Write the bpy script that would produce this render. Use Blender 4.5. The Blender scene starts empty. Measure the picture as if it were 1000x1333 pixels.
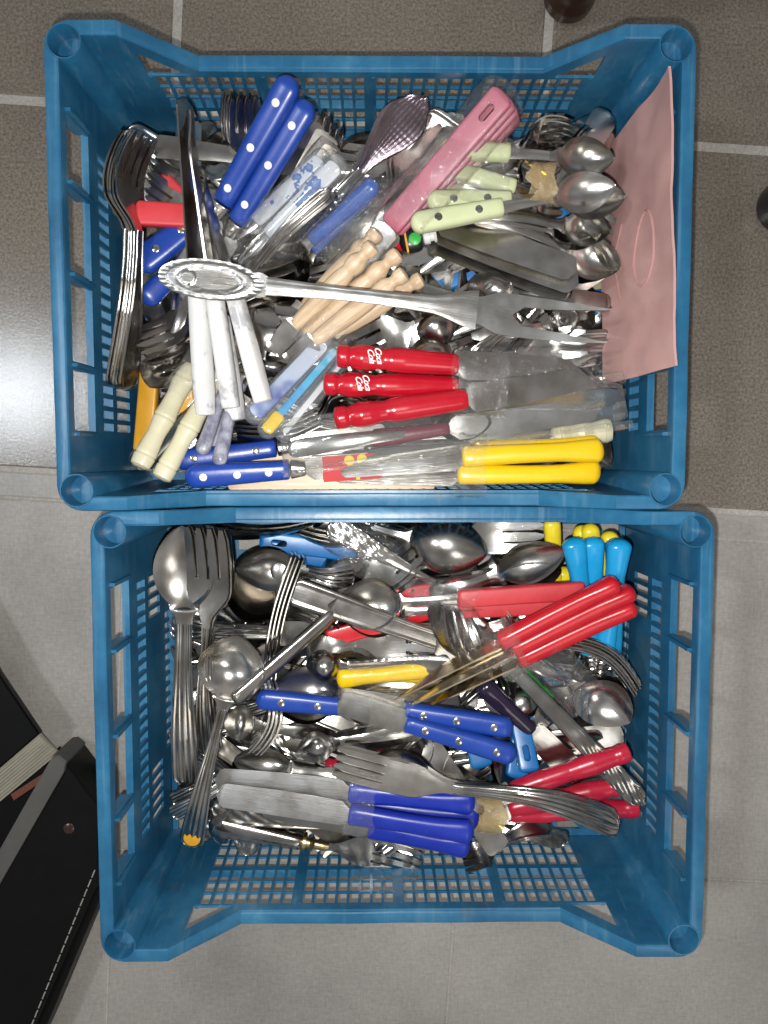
import bpy, bmesh, math, random
from mathutils import Vector, Matrix, noise
random.seed(7)
sc = bpy.context.scene
COL = sc.collection
R = math.radians
PI = math.pi

# ------------------------------------------------------------------ camera
FOC, CH = 1050.0, 0.645                      # focal length in photo pixels (1333 high), camera height in metres
cam_d = bpy.data.cameras.new('camera')
cam_d.sensor_fit = 'VERTICAL'; cam_d.sensor_height = 36.0
cam_d.lens = 36.0 * FOC / 1333.0
cam_d.clip_start = 0.01; cam_d.clip_end = 50
cam = bpy.data.objects.new('camera', cam_d); COL.objects.link(cam)
_d = Vector(((484 - 500) / FOC, (666.5 - 590) / FOC, -1)).normalized()
CAMQ = _d.rotation_difference(Vector((0, 0, -1)))
cam.rotation_mode = 'QUATERNION'; cam.rotation_quaternion = CAMQ
cam.location = (0, 0, CH)
sc.camera = cam

def U(px, py, z):
    """where the line of sight through a photo pixel meets height z (cm)"""
    z = z / 100.0
    r = CAMQ @ Vector(((px - 500) / FOC, (666.5 - py) / FOC, -1))
    k = (z - CH) / r.z
    return Vector((r.x * k, r.y * k, z))

# ------------------------------------------------------------------ world and lamps
w = bpy.data.worlds.new('World'); sc.world = w; w.use_nodes = True
nt = w.node_tree; nd = nt.nodes; bg = nd['Background']
tc = nd.new('ShaderNodeTexCoord'); nz = nd.new('ShaderNodeTexNoise'); cr = nd.new('ShaderNodeValToRGB')
nz.inputs['Scale'].default_value = 1.6; nz.inputs['Detail'].default_value = 2
nt.links.new(tc.outputs['Generated'], nz.inputs['Vector']); nt.links.new(nz.outputs['Fac'], cr.inputs['Fac'])
cr.color_ramp.elements[0].position = .38; cr.color_ramp.elements[0].color = (.25, .25, .255, 1)
cr.color_ramp.elements[1].position = .64; cr.color_ramp.elements[1].color = (.56, .54, .51, 1)
nt.links.new(cr.outputs['Color'], bg.inputs['Color']); bg.inputs['Strength'].default_value = 0.68

def lamp(name, loc, target, power, size, col, shape='DISK', size_y=None):
    d = bpy.data.lights.new(name, 'AREA'); d.energy = power; d.shape = shape; d.size = size; d.color = col
    if size_y: d.size_y = size_y
    o = bpy.data.objects.new(name, d); COL.objects.link(o); o.location = loc
    o.rotation_mode = 'QUATERNION'
    o.rotation_quaternion = (Vector(target) - Vector(loc)).to_track_quat('-Z', 'Y')
    return o
lamp('phone_flash', (-.012, -.020, .648), (0.015, -.035, 0), 3.4, .008, (1, .985, .955))
lamp('window_light', (-1.33, .22, 2.4), (0, 0, 0), 15.0, .15, (.86, .93, 1), 'RECTANGLE', .22)
lamp('room_light', (.75, -1.5, 2.3), (0, 0, 0), 6.0, .6, (1, .95, .88), 'RECTANGLE', .9)
sc.view_settings.view_transform = 'Standard'; sc.view_settings.look = 'None'
sc.view_settings.exposure = 0.0; sc.view_settings.gamma = 1
sc.cycles.max_bounces = 8; sc.cycles.transparent_max_bounces = 16
sc.cycles.sample_clamp_indirect = 4

# ------------------------------------------------------------------ materials
def newmat(name):
    m = bpy.data.materials.new(name); m.use_nodes = True
    return m, m.node_tree, m.node_tree.nodes['Principled BSDF']
def lk(t, a, b): t.links.new(a, b)
def node(t, kind, **kw):
    n = t.nodes.new(kind)
    for k, v in kw.items():
        if k in n.inputs: n.inputs[k].default_value = v
        else: setattr(n, k, v)
    return n
def ramp(t, src, stops):
    r = t.nodes.new('ShaderNodeValToRGB'); e = r.color_ramp.elements
    while len(e) < len(stops): e.new(.5)
    for i, (p, c) in enumerate(stops):
        e[i].position = p; e[i].color = (c, c, c, 1) if isinstance(c, (int, float)) else (*c, 1)
    lk(t, src, r.inputs['Fac']); return r
def rnd_offset(t):
    """object coordinates shifted by a random amount for every object"""
    tc = node(t, 'ShaderNodeTexCoord'); oi = node(t, 'ShaderNodeObjectInfo')
    mu = node(t, 'ShaderNodeVectorMath', operation='MULTIPLY_ADD')
    lk(t, oi.outputs['Random'], mu.inputs[0]); mu.inputs[1].default_value = (37, 19, 53)
    lk(t, tc.outputs['Object'], mu.inputs[2])
    return mu.outputs[0], oi.outputs['Random']

def metal(name, base, rough, tarnish=.35, scratch=.25, vary=.35):
    m, t, b = newmat(name)
    vec, rnd = rnd_offset(t)
    n1 = node(t, 'ShaderNodeTexNoise', Scale=60.0, Detail=5.0); lk(t, vec, n1.inputs['Vector'])
    mp = node(t, 'ShaderNodeMapping'); mp.inputs['Scale'].default_value = (60, 2600, 900); lk(t, vec, mp.inputs['Vector'])
    n2 = node(t, 'ShaderNodeTexNoise', Scale=1.0, Detail=3.0); lk(t, mp.outputs[0], n2.inputs['Vector'])
    dark = tuple(c * (1 - tarnish) * f for c, f in zip(base, (1.02, .96, .86)))
    r1 = ramp(t, n1.outputs['Fac'], [(.28, dark), (.62, base)])
    mul = node(t, 'ShaderNodeMix', data_type='RGBA', blend_type='MULTIPLY'); mul.inputs[0].default_value = 1
    mr = node(t, 'ShaderNodeMapRange'); mr.inputs['To Min'].default_value = 1 - vary; mr.inputs['To Max'].default_value = 1.08
    lk(t, rnd, mr.inputs['Value'])
    lk(t, r1.outputs[0], mul.inputs[6]); lk(t, mr.outputs[0], mul.inputs[7]); lk(t, mul.outputs[2], b.inputs['Base Color'])
    rr = node(t, 'ShaderNodeMapRange'); rr.inputs['To Min'].default_value = rough * .7; rr.inputs['To Max'].default_value = rough * 1.5
    lk(t, n1.outputs['Fac'], rr.inputs['Value']); lk(t, rr.outputs[0], b.inputs['Roughness'])
    b.inputs['Metallic'].default_value = 1
    bp = node(t, 'ShaderNodeBump', Strength=scratch, Distance=.00012); lk(t, n2.outputs['Fac'], bp.inputs['Height'])
    n3 = node(t, 'ShaderNodeTexNoise', Scale=110.0, Detail=2.0); lk(t, vec, n3.inputs['Vector'])
    bp2 = node(t, 'ShaderNodeBump', Strength=.10, Distance=.0005); lk(t, n3.outputs['Fac'], bp2.inputs['Height'])
    lk(t, bp2.outputs[0], bp.inputs['Normal']); lk(t, bp.outputs[0], b.inputs['Normal'])
    return m

def plastic(name, col, rough=.32, sss=0, scuff=.2, vary=.12, coat=0):
    m, t, b = newmat(name)
    vec, rnd = rnd_offset(t)
    n1 = node(t, 'ShaderNodeTexNoise', Scale=45.0, Detail=6.0, Roughness=.65); lk(t, vec, n1.inputs['Vector'])
    lo = tuple(c * (1 - scuff * .6) for c in col); hi = tuple(min(1, c * (1 + scuff * .3) + scuff * .03) for c in col)
    r1 = ramp(t, n1.outputs['Fac'], [(.33, lo), (.5, col), (.72, hi)])
    mul = node(t, 'ShaderNodeMix', data_type='RGBA', blend_type='MULTIPLY'); mul.inputs[0].default_value = 1
    mr = node(t, 'ShaderNodeMapRange'); mr.inputs['To Min'].default_value = 1 - vary; mr.inputs['To Max'].default_value = 1.0
    lk(t, rnd, mr.inputs['Value']); lk(t, r1.outputs[0], mul.inputs[6]); lk(t, mr.outputs[0], mul.inputs[7])
    lk(t, mul.outputs[2], b.inputs['Base Color'])
    rr = node(t, 'ShaderNodeMapRange'); rr.inputs['To Min'].default_value = rough * .75; rr.inputs['To Max'].default_value = rough * 1.4
    lk(t, n1.outputs['Fac'], rr.inputs['Value']); lk(t, rr.outputs[0], b.inputs['Roughness'])
    bp = node(t, 'ShaderNodeBump', Strength=.12, Distance=.0003)
    n2 = node(t, 'ShaderNodeTexNoise', Scale=260.0, Detail=2.0); lk(t, vec, n2.inputs['Vector'])
    lk(t, n2.outputs['Fac'], bp.inputs['Height']); lk(t, bp.outputs[0], b.inputs['Normal'])
    if sss:
        b.inputs['Subsurface Weight'].default_value = sss; b.inputs['Subsurface Radius'].default_value = (.004, .003, .002)
        b.inputs['Subsurface Scale'].default_value = 1
    b.inputs['Coat Weight'].default_value = coat
    return m

def clear(name, tint=(1, 1, 1), amount=.12, rough=.12, crinkle=.6, scale=420.0, dist=.0012, gloss=1.0):
    """thin clear plastic: mostly see-through, a little milky, glossy with creases"""
    m = bpy.data.materials.new(name); m.use_nodes = True; t = m.node_tree; t.nodes.clear()
    out = node(t, 'ShaderNodeOutputMaterial'); tr = node(t, 'ShaderNodeBsdfTransparent'); tr.inputs['Color'].default_value = (*tint, 1)
    gl = node(t, 'ShaderNodeBsdfGlossy', Roughness=rough); gl.inputs['Color'].default_value = (gloss, gloss, gloss, 1)
    df = node(t, 'ShaderNodeBsdfDiffuse'); df.inputs['Color'].default_value = (*[.75 * c for c in tint], 1)
    vec, rnd = rnd_offset(t)
    n = node(t, 'ShaderNodeTexNoise', Scale=scale, Detail=3.0, Distortion=1.2); lk(t, vec, n.inputs['Vector'])
    bp = node(t, 'ShaderNodeBump', Strength=crinkle, Distance=dist); lk(t, n.outputs['Fac'], bp.inputs['Height'])
    lk(t, bp.outputs[0], gl.inputs['Normal'])
    fr = node(t, 'ShaderNodeLayerWeight', Blend=.32); lk(t, bp.outputs[0], fr.inputs['Normal'])
    m1 = node(t, 'ShaderNodeMixShader'); m1.inputs[0].default_value = amount; lk(t, tr.outputs[0], m1.inputs[1]); lk(t, df.outputs[0], m1.inputs[2])
    m2 = node(t, 'ShaderNodeMixShader'); ad = node(t, 'ShaderNodeMath', operation='MULTIPLY_ADD')
    ad.inputs[1].default_value = .62; ad.inputs[2].default_value = .035
    pw = node(t, 'ShaderNodeMath', operation='POWER'); pw.inputs[1].default_value = 1.7; lk(t, fr.outputs['Facing'], pw.inputs[0]); lk(t, pw.outputs[0], ad.inputs[0])
    lk(t, ad.outputs[0], m2.inputs[0]); lk(t, m1.outputs[0], m2.inputs[1]); lk(t, gl.outputs[0], m2.inputs[2])
    lk(t, m2.outputs[0], out.inputs['Surface'])
    return m

def crate_mat():
    m, t, b = newmat('blue crate plastic')
    tc = node(t, 'ShaderNodeTexCoord')
    n1 = node(t, 'ShaderNodeTexNoise', Scale=14.0, Detail=7.0, Roughness=.68); lk(t, tc.outputs['Object'], n1.inputs['Vector'])
    r1 = ramp(t, n1.outputs['Fac'], [(.28, (.013, .082, .172)), (.48, (.019, .130, .255)), (.64, (.042, .185, .325)), (.78, (.14, .30, .41))])
    mp = node(t, 'ShaderNodeMapping'); mp.inputs['Scale'].default_value = (220, 8, 40); mp.inputs['Rotation'].default_value = (.3, .5, .6)
    lk(t, tc.outputs['Object'], mp.inputs['Vector'])
    n2 = node(t, 'ShaderNodeTexNoise', Scale=1.0, Detail=4.0); lk(t, mp.outputs[0], n2.inputs['Vector'])
    r2 = ramp(t, n2.outputs['Fac'], [(.56, 0.0), (.80, .35)])
    mx = node(t, 'ShaderNodeMix', data_type='RGBA'); lk(t, r2.outputs[0], mx.inputs[0]); lk(t, r1.outputs[0], mx.inputs[6]); mx.inputs[7].default_value = (.2, .36, .46, 1)
    # brown dirt in blotches
    n4 = node(t, 'ShaderNodeTexNoise', Scale=9.0, Detail=8.0, Roughness=.75); lk(t, tc.outputs['Object'], n4.inputs['Vector'])
    r4 = ramp(t, n4.outputs['Fac'], [(.60, 0.0), (.70, .5)])
    mx2 = node(t, 'ShaderNodeMix', data_type='RGBA'); lk(t, r4.outputs[0], mx2.inputs[0]); lk(t, mx.outputs[2], mx2.inputs[6]); mx2.inputs[7].default_value = (.10, .12, .11, 1)
    lk(t, mx2.outputs[2], b.inputs['Base Color'])
    rr = node(t, 'ShaderNodeMapRange'); rr.inputs['To Min'].default_value = .20; rr.inputs['To Max'].default_value = .46
    lk(t, n1.outputs['Fac'], rr.inputs['Value']); lk(t, rr.outputs[0], b.inputs['Roughness'])
    n3 = node(t, 'ShaderNodeTexNoise', Scale=180.0, Detail=3.0); lk(t, tc.outputs['Object'], n3.inputs['Vector'])
    bp = node(t, 'ShaderNodeBump', Strength=.25, Distance=.0004); lk(t, n3.outputs['Fac'], bp.inputs['Height']); lk(t, bp.outputs[0], b.inputs['Normal'])
    return m

def tile_mat(name, lo, mid, hi, grain, rough, linen=False):
    m, t, b = newmat(name)
    tc = node(t, 'ShaderNodeTexCoord'); ge = node(t, 'ShaderNodeNewGeometry')
    n1 = node(t, 'ShaderNodeTexNoise', Scale=grain, Detail=4.0, Roughness=.7); lk(t, ge.outputs['Position'], n1.inputs['Vector'])
    nb = node(t, 'ShaderNodeTexNoise', Scale=5.0, Detail=4.0, Roughness=.6); lk(t, ge.outputs['Position'], nb.inputs['Vector'])
    r1 = ramp(t, n1.outputs['Fac'], [(.34, lo), (.5, mid), (.66, hi)])
    rb = ramp(t, nb.outputs['Fac'], [(.30, .74), (.5, .97), (.68, 1.12)])
    mul = node(t, 'ShaderNodeMix', data_type='RGBA', blend_type='MULTIPLY'); mul.inputs[0].default_value = 1
    lk(t, r1.outputs[0], mul.inputs[6]); lk(t, rb.outputs[0], mul.inputs[7])
    last = mul.outputs[2]; hgt = n1.outputs['Fac']
    if linen:
        for k, sc_ in enumerate(((1400, 60, 1), (60, 1400, 1))):
            mp = node(t, 'ShaderNodeMapping'); mp.inputs['Scale'].default_value = sc_; mp.inputs['Rotation'].default_value = (0, 0, R(-3.4))
            lk(t, ge.outputs['Position'], mp.inputs['Vector'])
            nn = node(t, 'ShaderNodeTexNoise', Scale=1.0, Detail=2.0); lk(t, mp.outputs[0], nn.inputs['Vector'])
            rn = ramp(t, nn.outputs['Fac'], [(.35, .93), (.65, 1.05)])
            m2 = node(t, 'ShaderNodeMix', data_type='RGBA', blend_type='MULTIPLY'); m2.inputs[0].default_value = 1
            lk(t, last, m2.inputs[6]); lk(t, rn.outputs[0], m2.inputs[7]); last = m2.outputs[2]
    lk(t, last, b.inputs['Base Color'])
    b.inputs['Roughness'].default_value = rough
    bp = node(t, 'ShaderNodeBump', Strength=.16, Distance=.0005); lk(t, hgt, bp.inputs['Height']); lk(t, bp.outputs[0], b.inputs['Normal'])
    return m

def wood_mat(name, a, c):
    m, t, b = newmat(name); vec, rnd = rnd_offset(t)
    mp = node(t, 'ShaderNodeMapping'); mp.inputs['Scale'].default_value = (30, 420, 420); lk(t, vec, mp.inputs['Vector'])
    n = node(t, 'ShaderNodeTexNoise', Scale=1.0, Detail=4.0); lk(t, mp.outputs[0], n.inputs['Vector'])
    r = ramp(t, n.outputs['Fac'], [(.35, a), (.65, c)]); lk(t, r.outputs[0], b.inputs['Base Color'])
    b.inputs['Roughness'].default_value = .42
    bp = node(t, 'ShaderNodeBump', Strength=.2, Distance=.0003); lk(t, n.outputs['Fac'], bp.inputs['Height']); lk(t, bp.outputs[0], b.inputs['Normal'])
    return m

def blotch_mat(name, stops, scale=70.0, rough=.3, sharp=False, stretch=(1, 1, 1)):
    m, t, b = newmat(name); vec, rnd = rnd_offset(t)
    mp = node(t, 'ShaderNodeMapping'); mp.inputs['Scale'].default_value = stretch; lk(t, vec, mp.inputs['Vector'])
    n = node(t, 'ShaderNodeTexNoise', Scale=scale, Detail=3.0, Roughness=.6); lk(t, mp.outputs[0], n.inputs['Vector'])
    r = ramp(t, n.outputs['Fac'], stops)
    if sharp: r.color_ramp.interpolation = 'CONSTANT'
    lk(t, r.outputs[0], b.inputs['Base Color']); b.inputs['Roughness'].default_value = rough
    return m

M = dict(
    bright=metal('polished steel', (.74, .735, .72), .15, .22),
    satin=metal('satin steel', (.66, .65, .63), .19, .16, .4),
    dull=metal('dull steel', (.62, .605, .58), .21, .25),
    dark=metal('darkened steel', (.54, .52, .50), .19, .28),
    old=metal('tarnished silver plate', (.46, .43, .38), .30, .62),
    alu=metal('brushed aluminium', (.66, .66, .65), .34, .15, .8),
    castalu=metal('cast aluminium', (.52, .52, .515), .30, .25, .8),
    plum=metal('silver with painted pink reflection', (.56, .44, .49), .22, .3, .3),  # silver with the pink it reflects put into its base colour
    brass=metal('brass', (.62, .50, .28), .3, .4),
    gold=metal('steel with painted gold reflection', (.80, .70, .52), .2, .25),  # blade steel, its gold and cream reflections painted as base colour
    crate=crate_mat(),
    bluer=plastic('navy blue plastic', (.012, .055, .34), .28),
    royal=plastic('royal blue plastic', (.010, .030, .37), .3),
    bluepearl=plastic('pearly blue plastic', (.05, .11, .36), .25),
    sky=plastic('sky blue plastic', (.012, .33, .66), .24),
    azure=plastic('azure plastic', (.006, .145, .42), .3),
    red=plastic('red plastic', (.58, .012, .022), .24),
    redflat=plastic('soft red plastic', (.60, .035, .045), .42),
    cola=plastic('glossy crimson plastic', (.50, .006, .020), .2, coat=.3),
    crimson=plastic('crimson plastic', (.48, .012, .04), .26),
    pink=plastic('rose pink plastic', (.47, .115, .175), .36, scuff=.12),
    mint=plastic('pale pistachio plastic', (.62, .68, .40), .34, scuff=.1),
    cream=plastic('cream plastic', (.66, .62, .43), .3, scuff=.1),
    yellow=plastic('yellow plastic', (.86, .56, .008), .28, scuff=.1),
    lemon=plastic('lemon yellow plastic', (.86, .68, .03), .26, scuff=.1),
    orange=plastic('orange yellow plastic', (.70, .35, .02), .3),
    black=plastic('black plastic', (.012, .012, .014), .3),
    green=plastic('green plastic', (.03, .42, .06), .35),
    white=plastic('white plastic', (.72, .72, .70), .35, scuff=.05),
    violet=plastic('smoky purple plastic', (.022, .014, .035), .14),
    maroon=plastic('maroon plastic', (.16, .01, .03), .25),
    brownp=plastic('brown varnish', (.035, .015, .008), .22),
    foam=plastic('pink foam sheet', (.56, .33, .31), .30, scuff=.14),
    foamline=plastic('pink foam crease', (.50, .27, .26), .22),
    card=plastic('cream card', (.56, .49, .33), .7),
    peach=wood_mat('pale birch wood', (.62, .42, .26), (.78, .58, .38)),
    wood=wood_mat('light beech wood', (.56, .40, .25), (.72, .56, .38)),
    pearl=blotch_mat('white marbled plastic', [(.34, (.46, .46, .47)), (.44, (.74, .74, .73)), (.6, (.78, .78, .765))], 75, .25),
    greypearl=blotch_mat('grey marbled plastic', [(.35, (.16, .16, .22)), (.5, (.27, .27, .34)), (.65, (.40, .40, .46))], 160, .3),
    delft=blotch_mat('white print with blue cow spots', [(.0, (.70, .71, .72)), (.53, (.62, .66, .72)), (.56, (.04, .12, .40)), (.62, (.10, .22, .50))], 75, .4, True),
    rainbow=blotch_mat('blue and yellow print', [(.0, (.05, .10, .45)), (.42, (.62, .66, .70)), (.50, (.02, .40, .72)), (.56, (.62, .64, .68)), (.60, (.72, .52, .03))], 55, .4, True, (1, .6, 1)),
    wrap=clear('clear tape', (.97, .97, .95), .035, .09, 1.0, 190, .0030),
    film=clear('clear film', (.97, .97, .97), .02, .07, 1.0, 120, .0036),
    amber=clear('yellowed tape', (.80, .64, .36), .35, .2, .7, 300, .0016),
    acrylic=clear('clear acrylic', (.92, .94, .96), .10, .08, .15, 90, .001),
    blister=clear('clear blister plastic', (.92, .93, .93), .07, .1, .5, 90, .002),
    smoke=clear('smoky blue acrylic', (.28, .34, .62), .25, .12, .2, 90, .001),
    bluegrad=blotch_mat('blue to white print', [(.3, (.62, .64, .68)), (.52, (.45, .52, .66)), (.62, (.04, .08, .36))], 22, .4),
    skystripe=blotch_mat('cyan print', [(.3, (.02, .30, .62)), (.55, (.05, .50, .75)), (.7, (.6, .66, .7))], 40, .4),
    tile_dark=tile_mat('rough grey brown tile', (.105, .09, .073), (.18, .156, .128), (.255, .222, .184), 480, .17),
    tile_light=tile_mat('pale linen tile', (.30, .28, .255), (.335, .315, .29), (.37, .35, .325), 300, .40, True),
    grout=tile_mat('grey grout', (.30, .28, .25), (.38, .355, .32), (.46, .43, .39), 500, .8),
    leather=plastic('black leather', (.0025, .0025, .0025), .42, scuff=.0),
    greytrim=plastic('grey cloth trim', (.075, .073, .066), .7),
    paper=plastic('aged paper', (.30, .28, .22), .8),
    redpaper=plastic('orange red paper', (.16, .05, .03), .7),
    stitch=plastic('pale thread', (.30, .29, .26), .7),
    redlabel=plastic('red label', (.55, .015, .02), .45),
    yellowprint=plastic('yellow print', (.85, .60, .02), .5),
    whiteprint=plastic('white print', (.85, .82, .80), .5),
)

M['leather'].node_tree.nodes['Principled BSDF'].inputs['Specular IOR Level'].default_value = .18

# ------------------------------------------------------------------ mesh helpers
def mesh(name, verts, faces, mat, smooth=True, angle=40):
    me = bpy.data.meshes.new(name); me.from_pydata([tuple(v) for v in verts], [], faces); me.update()
    me.materials.append(M[mat] if isinstance(mat, str) else mat)
    if smooth:
        me.polygons.foreach_set('use_smooth', [True] * len(me.polygons))
        try: me.set_sharp_from_angle(angle=R(angle))
        except Exception: pass
    return me
def ob(name, me, parent=None, **props):
    o = bpy.data.objects.new(name, me); COL.objects.link(o)
    if parent is not None: o.parent = parent
    for k, v in props.items(): o[k] = v
    return o
def thing(name, label, cat, group=None, loc=(0, 0, 0)):
    o = bpy.data.objects.new(name, None); COL.objects.link(o); o.empty_display_size = .01
    o.location = loc; o['label'] = label; o['category'] = cat
    if group: o['group'] = group
    return o
def loft(rings, cap=True):
    K = len(rings[0]); v = [p for r in rings for p in r]; f = []
    for i in range(len(rings) - 1):
        a, b = i * K, (i + 1) * K
        for j in range(K):
            k = (j + 1) % K
            f.append((a + j, a + k, b + k, b + j))
    if cap:
        f.append(tuple(range(K))[::-1]); f.append(tuple((len(rings) - 1) * K + j for j in range(K)))
    return v, f
def merge(*vf):
    V, F = [], []
    for v, f in vf:
        n = len(V); V += list(v); F += [tuple(i + n for i in q) for q in f]
    return V, F
def box(x0, x1, y0, y1, z0, z1):
    v = [(x, y, z) for z in (z0, z1) for y in (y0, y1) for x in (x0, x1)]
    return v, [(0, 2, 3, 1), (4, 5, 7, 6), (0, 1, 5, 4), (2, 6, 7, 3), (0, 4, 6, 2), (1, 3, 7, 5)]
def tube(pts, r, K=8, closed=False):
    rings = []; n = len(pts)
    for i, p in enumerate(pts):
        p = Vector(p)
        a = Vector(pts[(i - 1) % n] if closed or i > 0 else pts[i]); b = Vector(pts[(i + 1) % n] if closed or i < n - 1 else pts[i])
        t = (b - a).normalized(); s = t.cross(Vector((0, 0, 1)))
        s = s.normalized() if s.length > 1e-5 else Vector((1, 0, 0)); u = s.cross(t)
        rings.append([tuple(p + s * (r * math.cos(2 * PI * k / K)) + u * (r * math.sin(2 * PI * k / K))) for k in range(K)])
    if closed: rings.append(rings[0])
    return loft(rings, not closed)
def grid_plate(ni, nj, P, hole):
    """a plate of ni x nj cells; P(i, j, side) gives corner points; cells with hole(i, j) stay open, their edges walled"""
    V, F, idx = [], [], {}
    def vid(i, j, s):
        k = (i, j, s)
        if k not in idx: idx[k] = len(V); V.append(tuple(P(i, j, s)))
        return idx[k]
    solid = lambda i, j: 0 <= i < ni and 0 <= j < nj and not hole(i, j)
    for i in range(ni):
        for j in range(nj):
            if not solid(i, j): continue
            F.append((vid(i, j, 0), vid(i + 1, j, 0), vid(i + 1, j + 1, 0), vid(i, j + 1, 0)))
            F.append((vid(i, j, 1), vid(i, j + 1, 1), vid(i + 1, j + 1, 1), vid(i + 1, j, 1)))
            for (di, dj, a, b) in ((-1, 0, (i, j + 1), (i, j)), (1, 0, (i + 1, j), (i + 1, j + 1)), (0, -1, (i, j), (i + 1, j)), (0, 1, (i + 1, j + 1), (i, j + 1))):
                if not solid(i + di, j + dj):
                    F.append((vid(*a, 0), vid(*a, 1), vid(*b, 1), vid(*b, 0)))
    return V, F
def boolean(me, cutters, mat):
    """cut meshes out of me, return a new mesh"""
    o = bpy.data.objects.new('tmp', me); COL.objects.link(o); cs = []
    for c in cutters:
        co = bpy.data.objects.new('cut', c); COL.objects.link(co); cs.append(co)
        md = o.modifiers.new('b', 'BOOLEAN'); md.operation = 'DIFFERENCE'; md.object = co; md.solver = 'EXACT'
    dg = bpy.context.evaluated_depsgraph_get(); r = bpy.data.meshes.new_from_object(o.evaluated_get(dg))
    for c in cs: bpy.data.objects.remove(c)
    bpy.data.objects.remove(o)
    r.materials.clear(); r.materials.append(M[mat])
    r.polygons.foreach_set('material_index', [0] * len(r.polygons))
    r.polygons.foreach_set('use_smooth', [True] * len(r.polygons))
    try: r.set_sharp_from_angle(angle=R(35))
    except Exception: pass
    return r
def cyl(cx, cy, r, z0, z1, K=28):
    return loft([[(cx + r * math.cos(2 * PI * k / K), cy + r * math.sin(2 * PI * k / K), z) for k in range(K)] for z in (z0, z1)])
def sstep(a, b, t):
    t = min(1, max(0, (t - a) / (b - a))); return t * t * (3 - 2 * t)
def interp(tab, t):
    for (a, va), (b, vb) in zip(tab, tab[1:]):
        if t <= b:
            return va if b == a else va + (vb - va) * max(0, (t - a) / (b - a))
    return tab[-1][1]

# ------------------------------------------------------------------ floor
ANG = R(-3.4)
def tf(u, v):                                 # tile frame -> world
    c, s = math.cos(ANG), math.sin(ANG); return (c * u - s * v, s * u + c * v)
fl = ob('floor', mesh('floor', *box(-1.6, 1.6, -1.6, 1.6, -.02, -.0008), 'grout', False), kind='structure')
def tile(u0, u1, v0, v1, mat):
    g = .0036 if mat == 'tile_dark' else .0009; e = .0012; V, F = [], []
    pts = [(u0 + g, v0 + g), (u1 - g, v0 + g), (u1 - g, v1 - g), (u0 + g, v1 - g)]
    cx, cy = (u0 + u1) / 2, (v0 + v1) / 2
    for z, ins in ((-.0008, 0), (-.0004, 0), (0, e)):
        for (u, v) in pts:
            u2 = u - ins * (1 if u > cx else -1); v2 = v - ins * (1 if v > cy else -1)
            x, y = tf(u2, v2); V.append((x, y, z))
    for k in (0, 4):
        for j in range(4): F.append((k + j, k + (j + 1) % 4, k + 4 + (j + 1) % 4, k + 4 + j))
    F.append((8, 9, 10, 11))
    ob('tile', mesh('tile', V, F, mat, False), fl)
PT = .2850
vb = -.0310                                   # upper field starts here (tile frame), joints run on from the boundary
for i in range(-3, 4):
    for j in range(0, 4):
        u0 = -.168 + i * PT; tile(u0, u0 + PT, vb + j * PT, vb + (j + 1) * PT, 'tile_dark')
    tile(-.110 + i * PT, -.110 + (i + 1) * PT, vb - .0215, vb, 'tile_light')
    for j in range(0, 4):
        u0 = .091 - PT + i * PT; tile(u0, u0 + PT, vb - .0215 - (j + 1) * PT, vb - .0215 - j * PT, 'tile_light')

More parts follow.
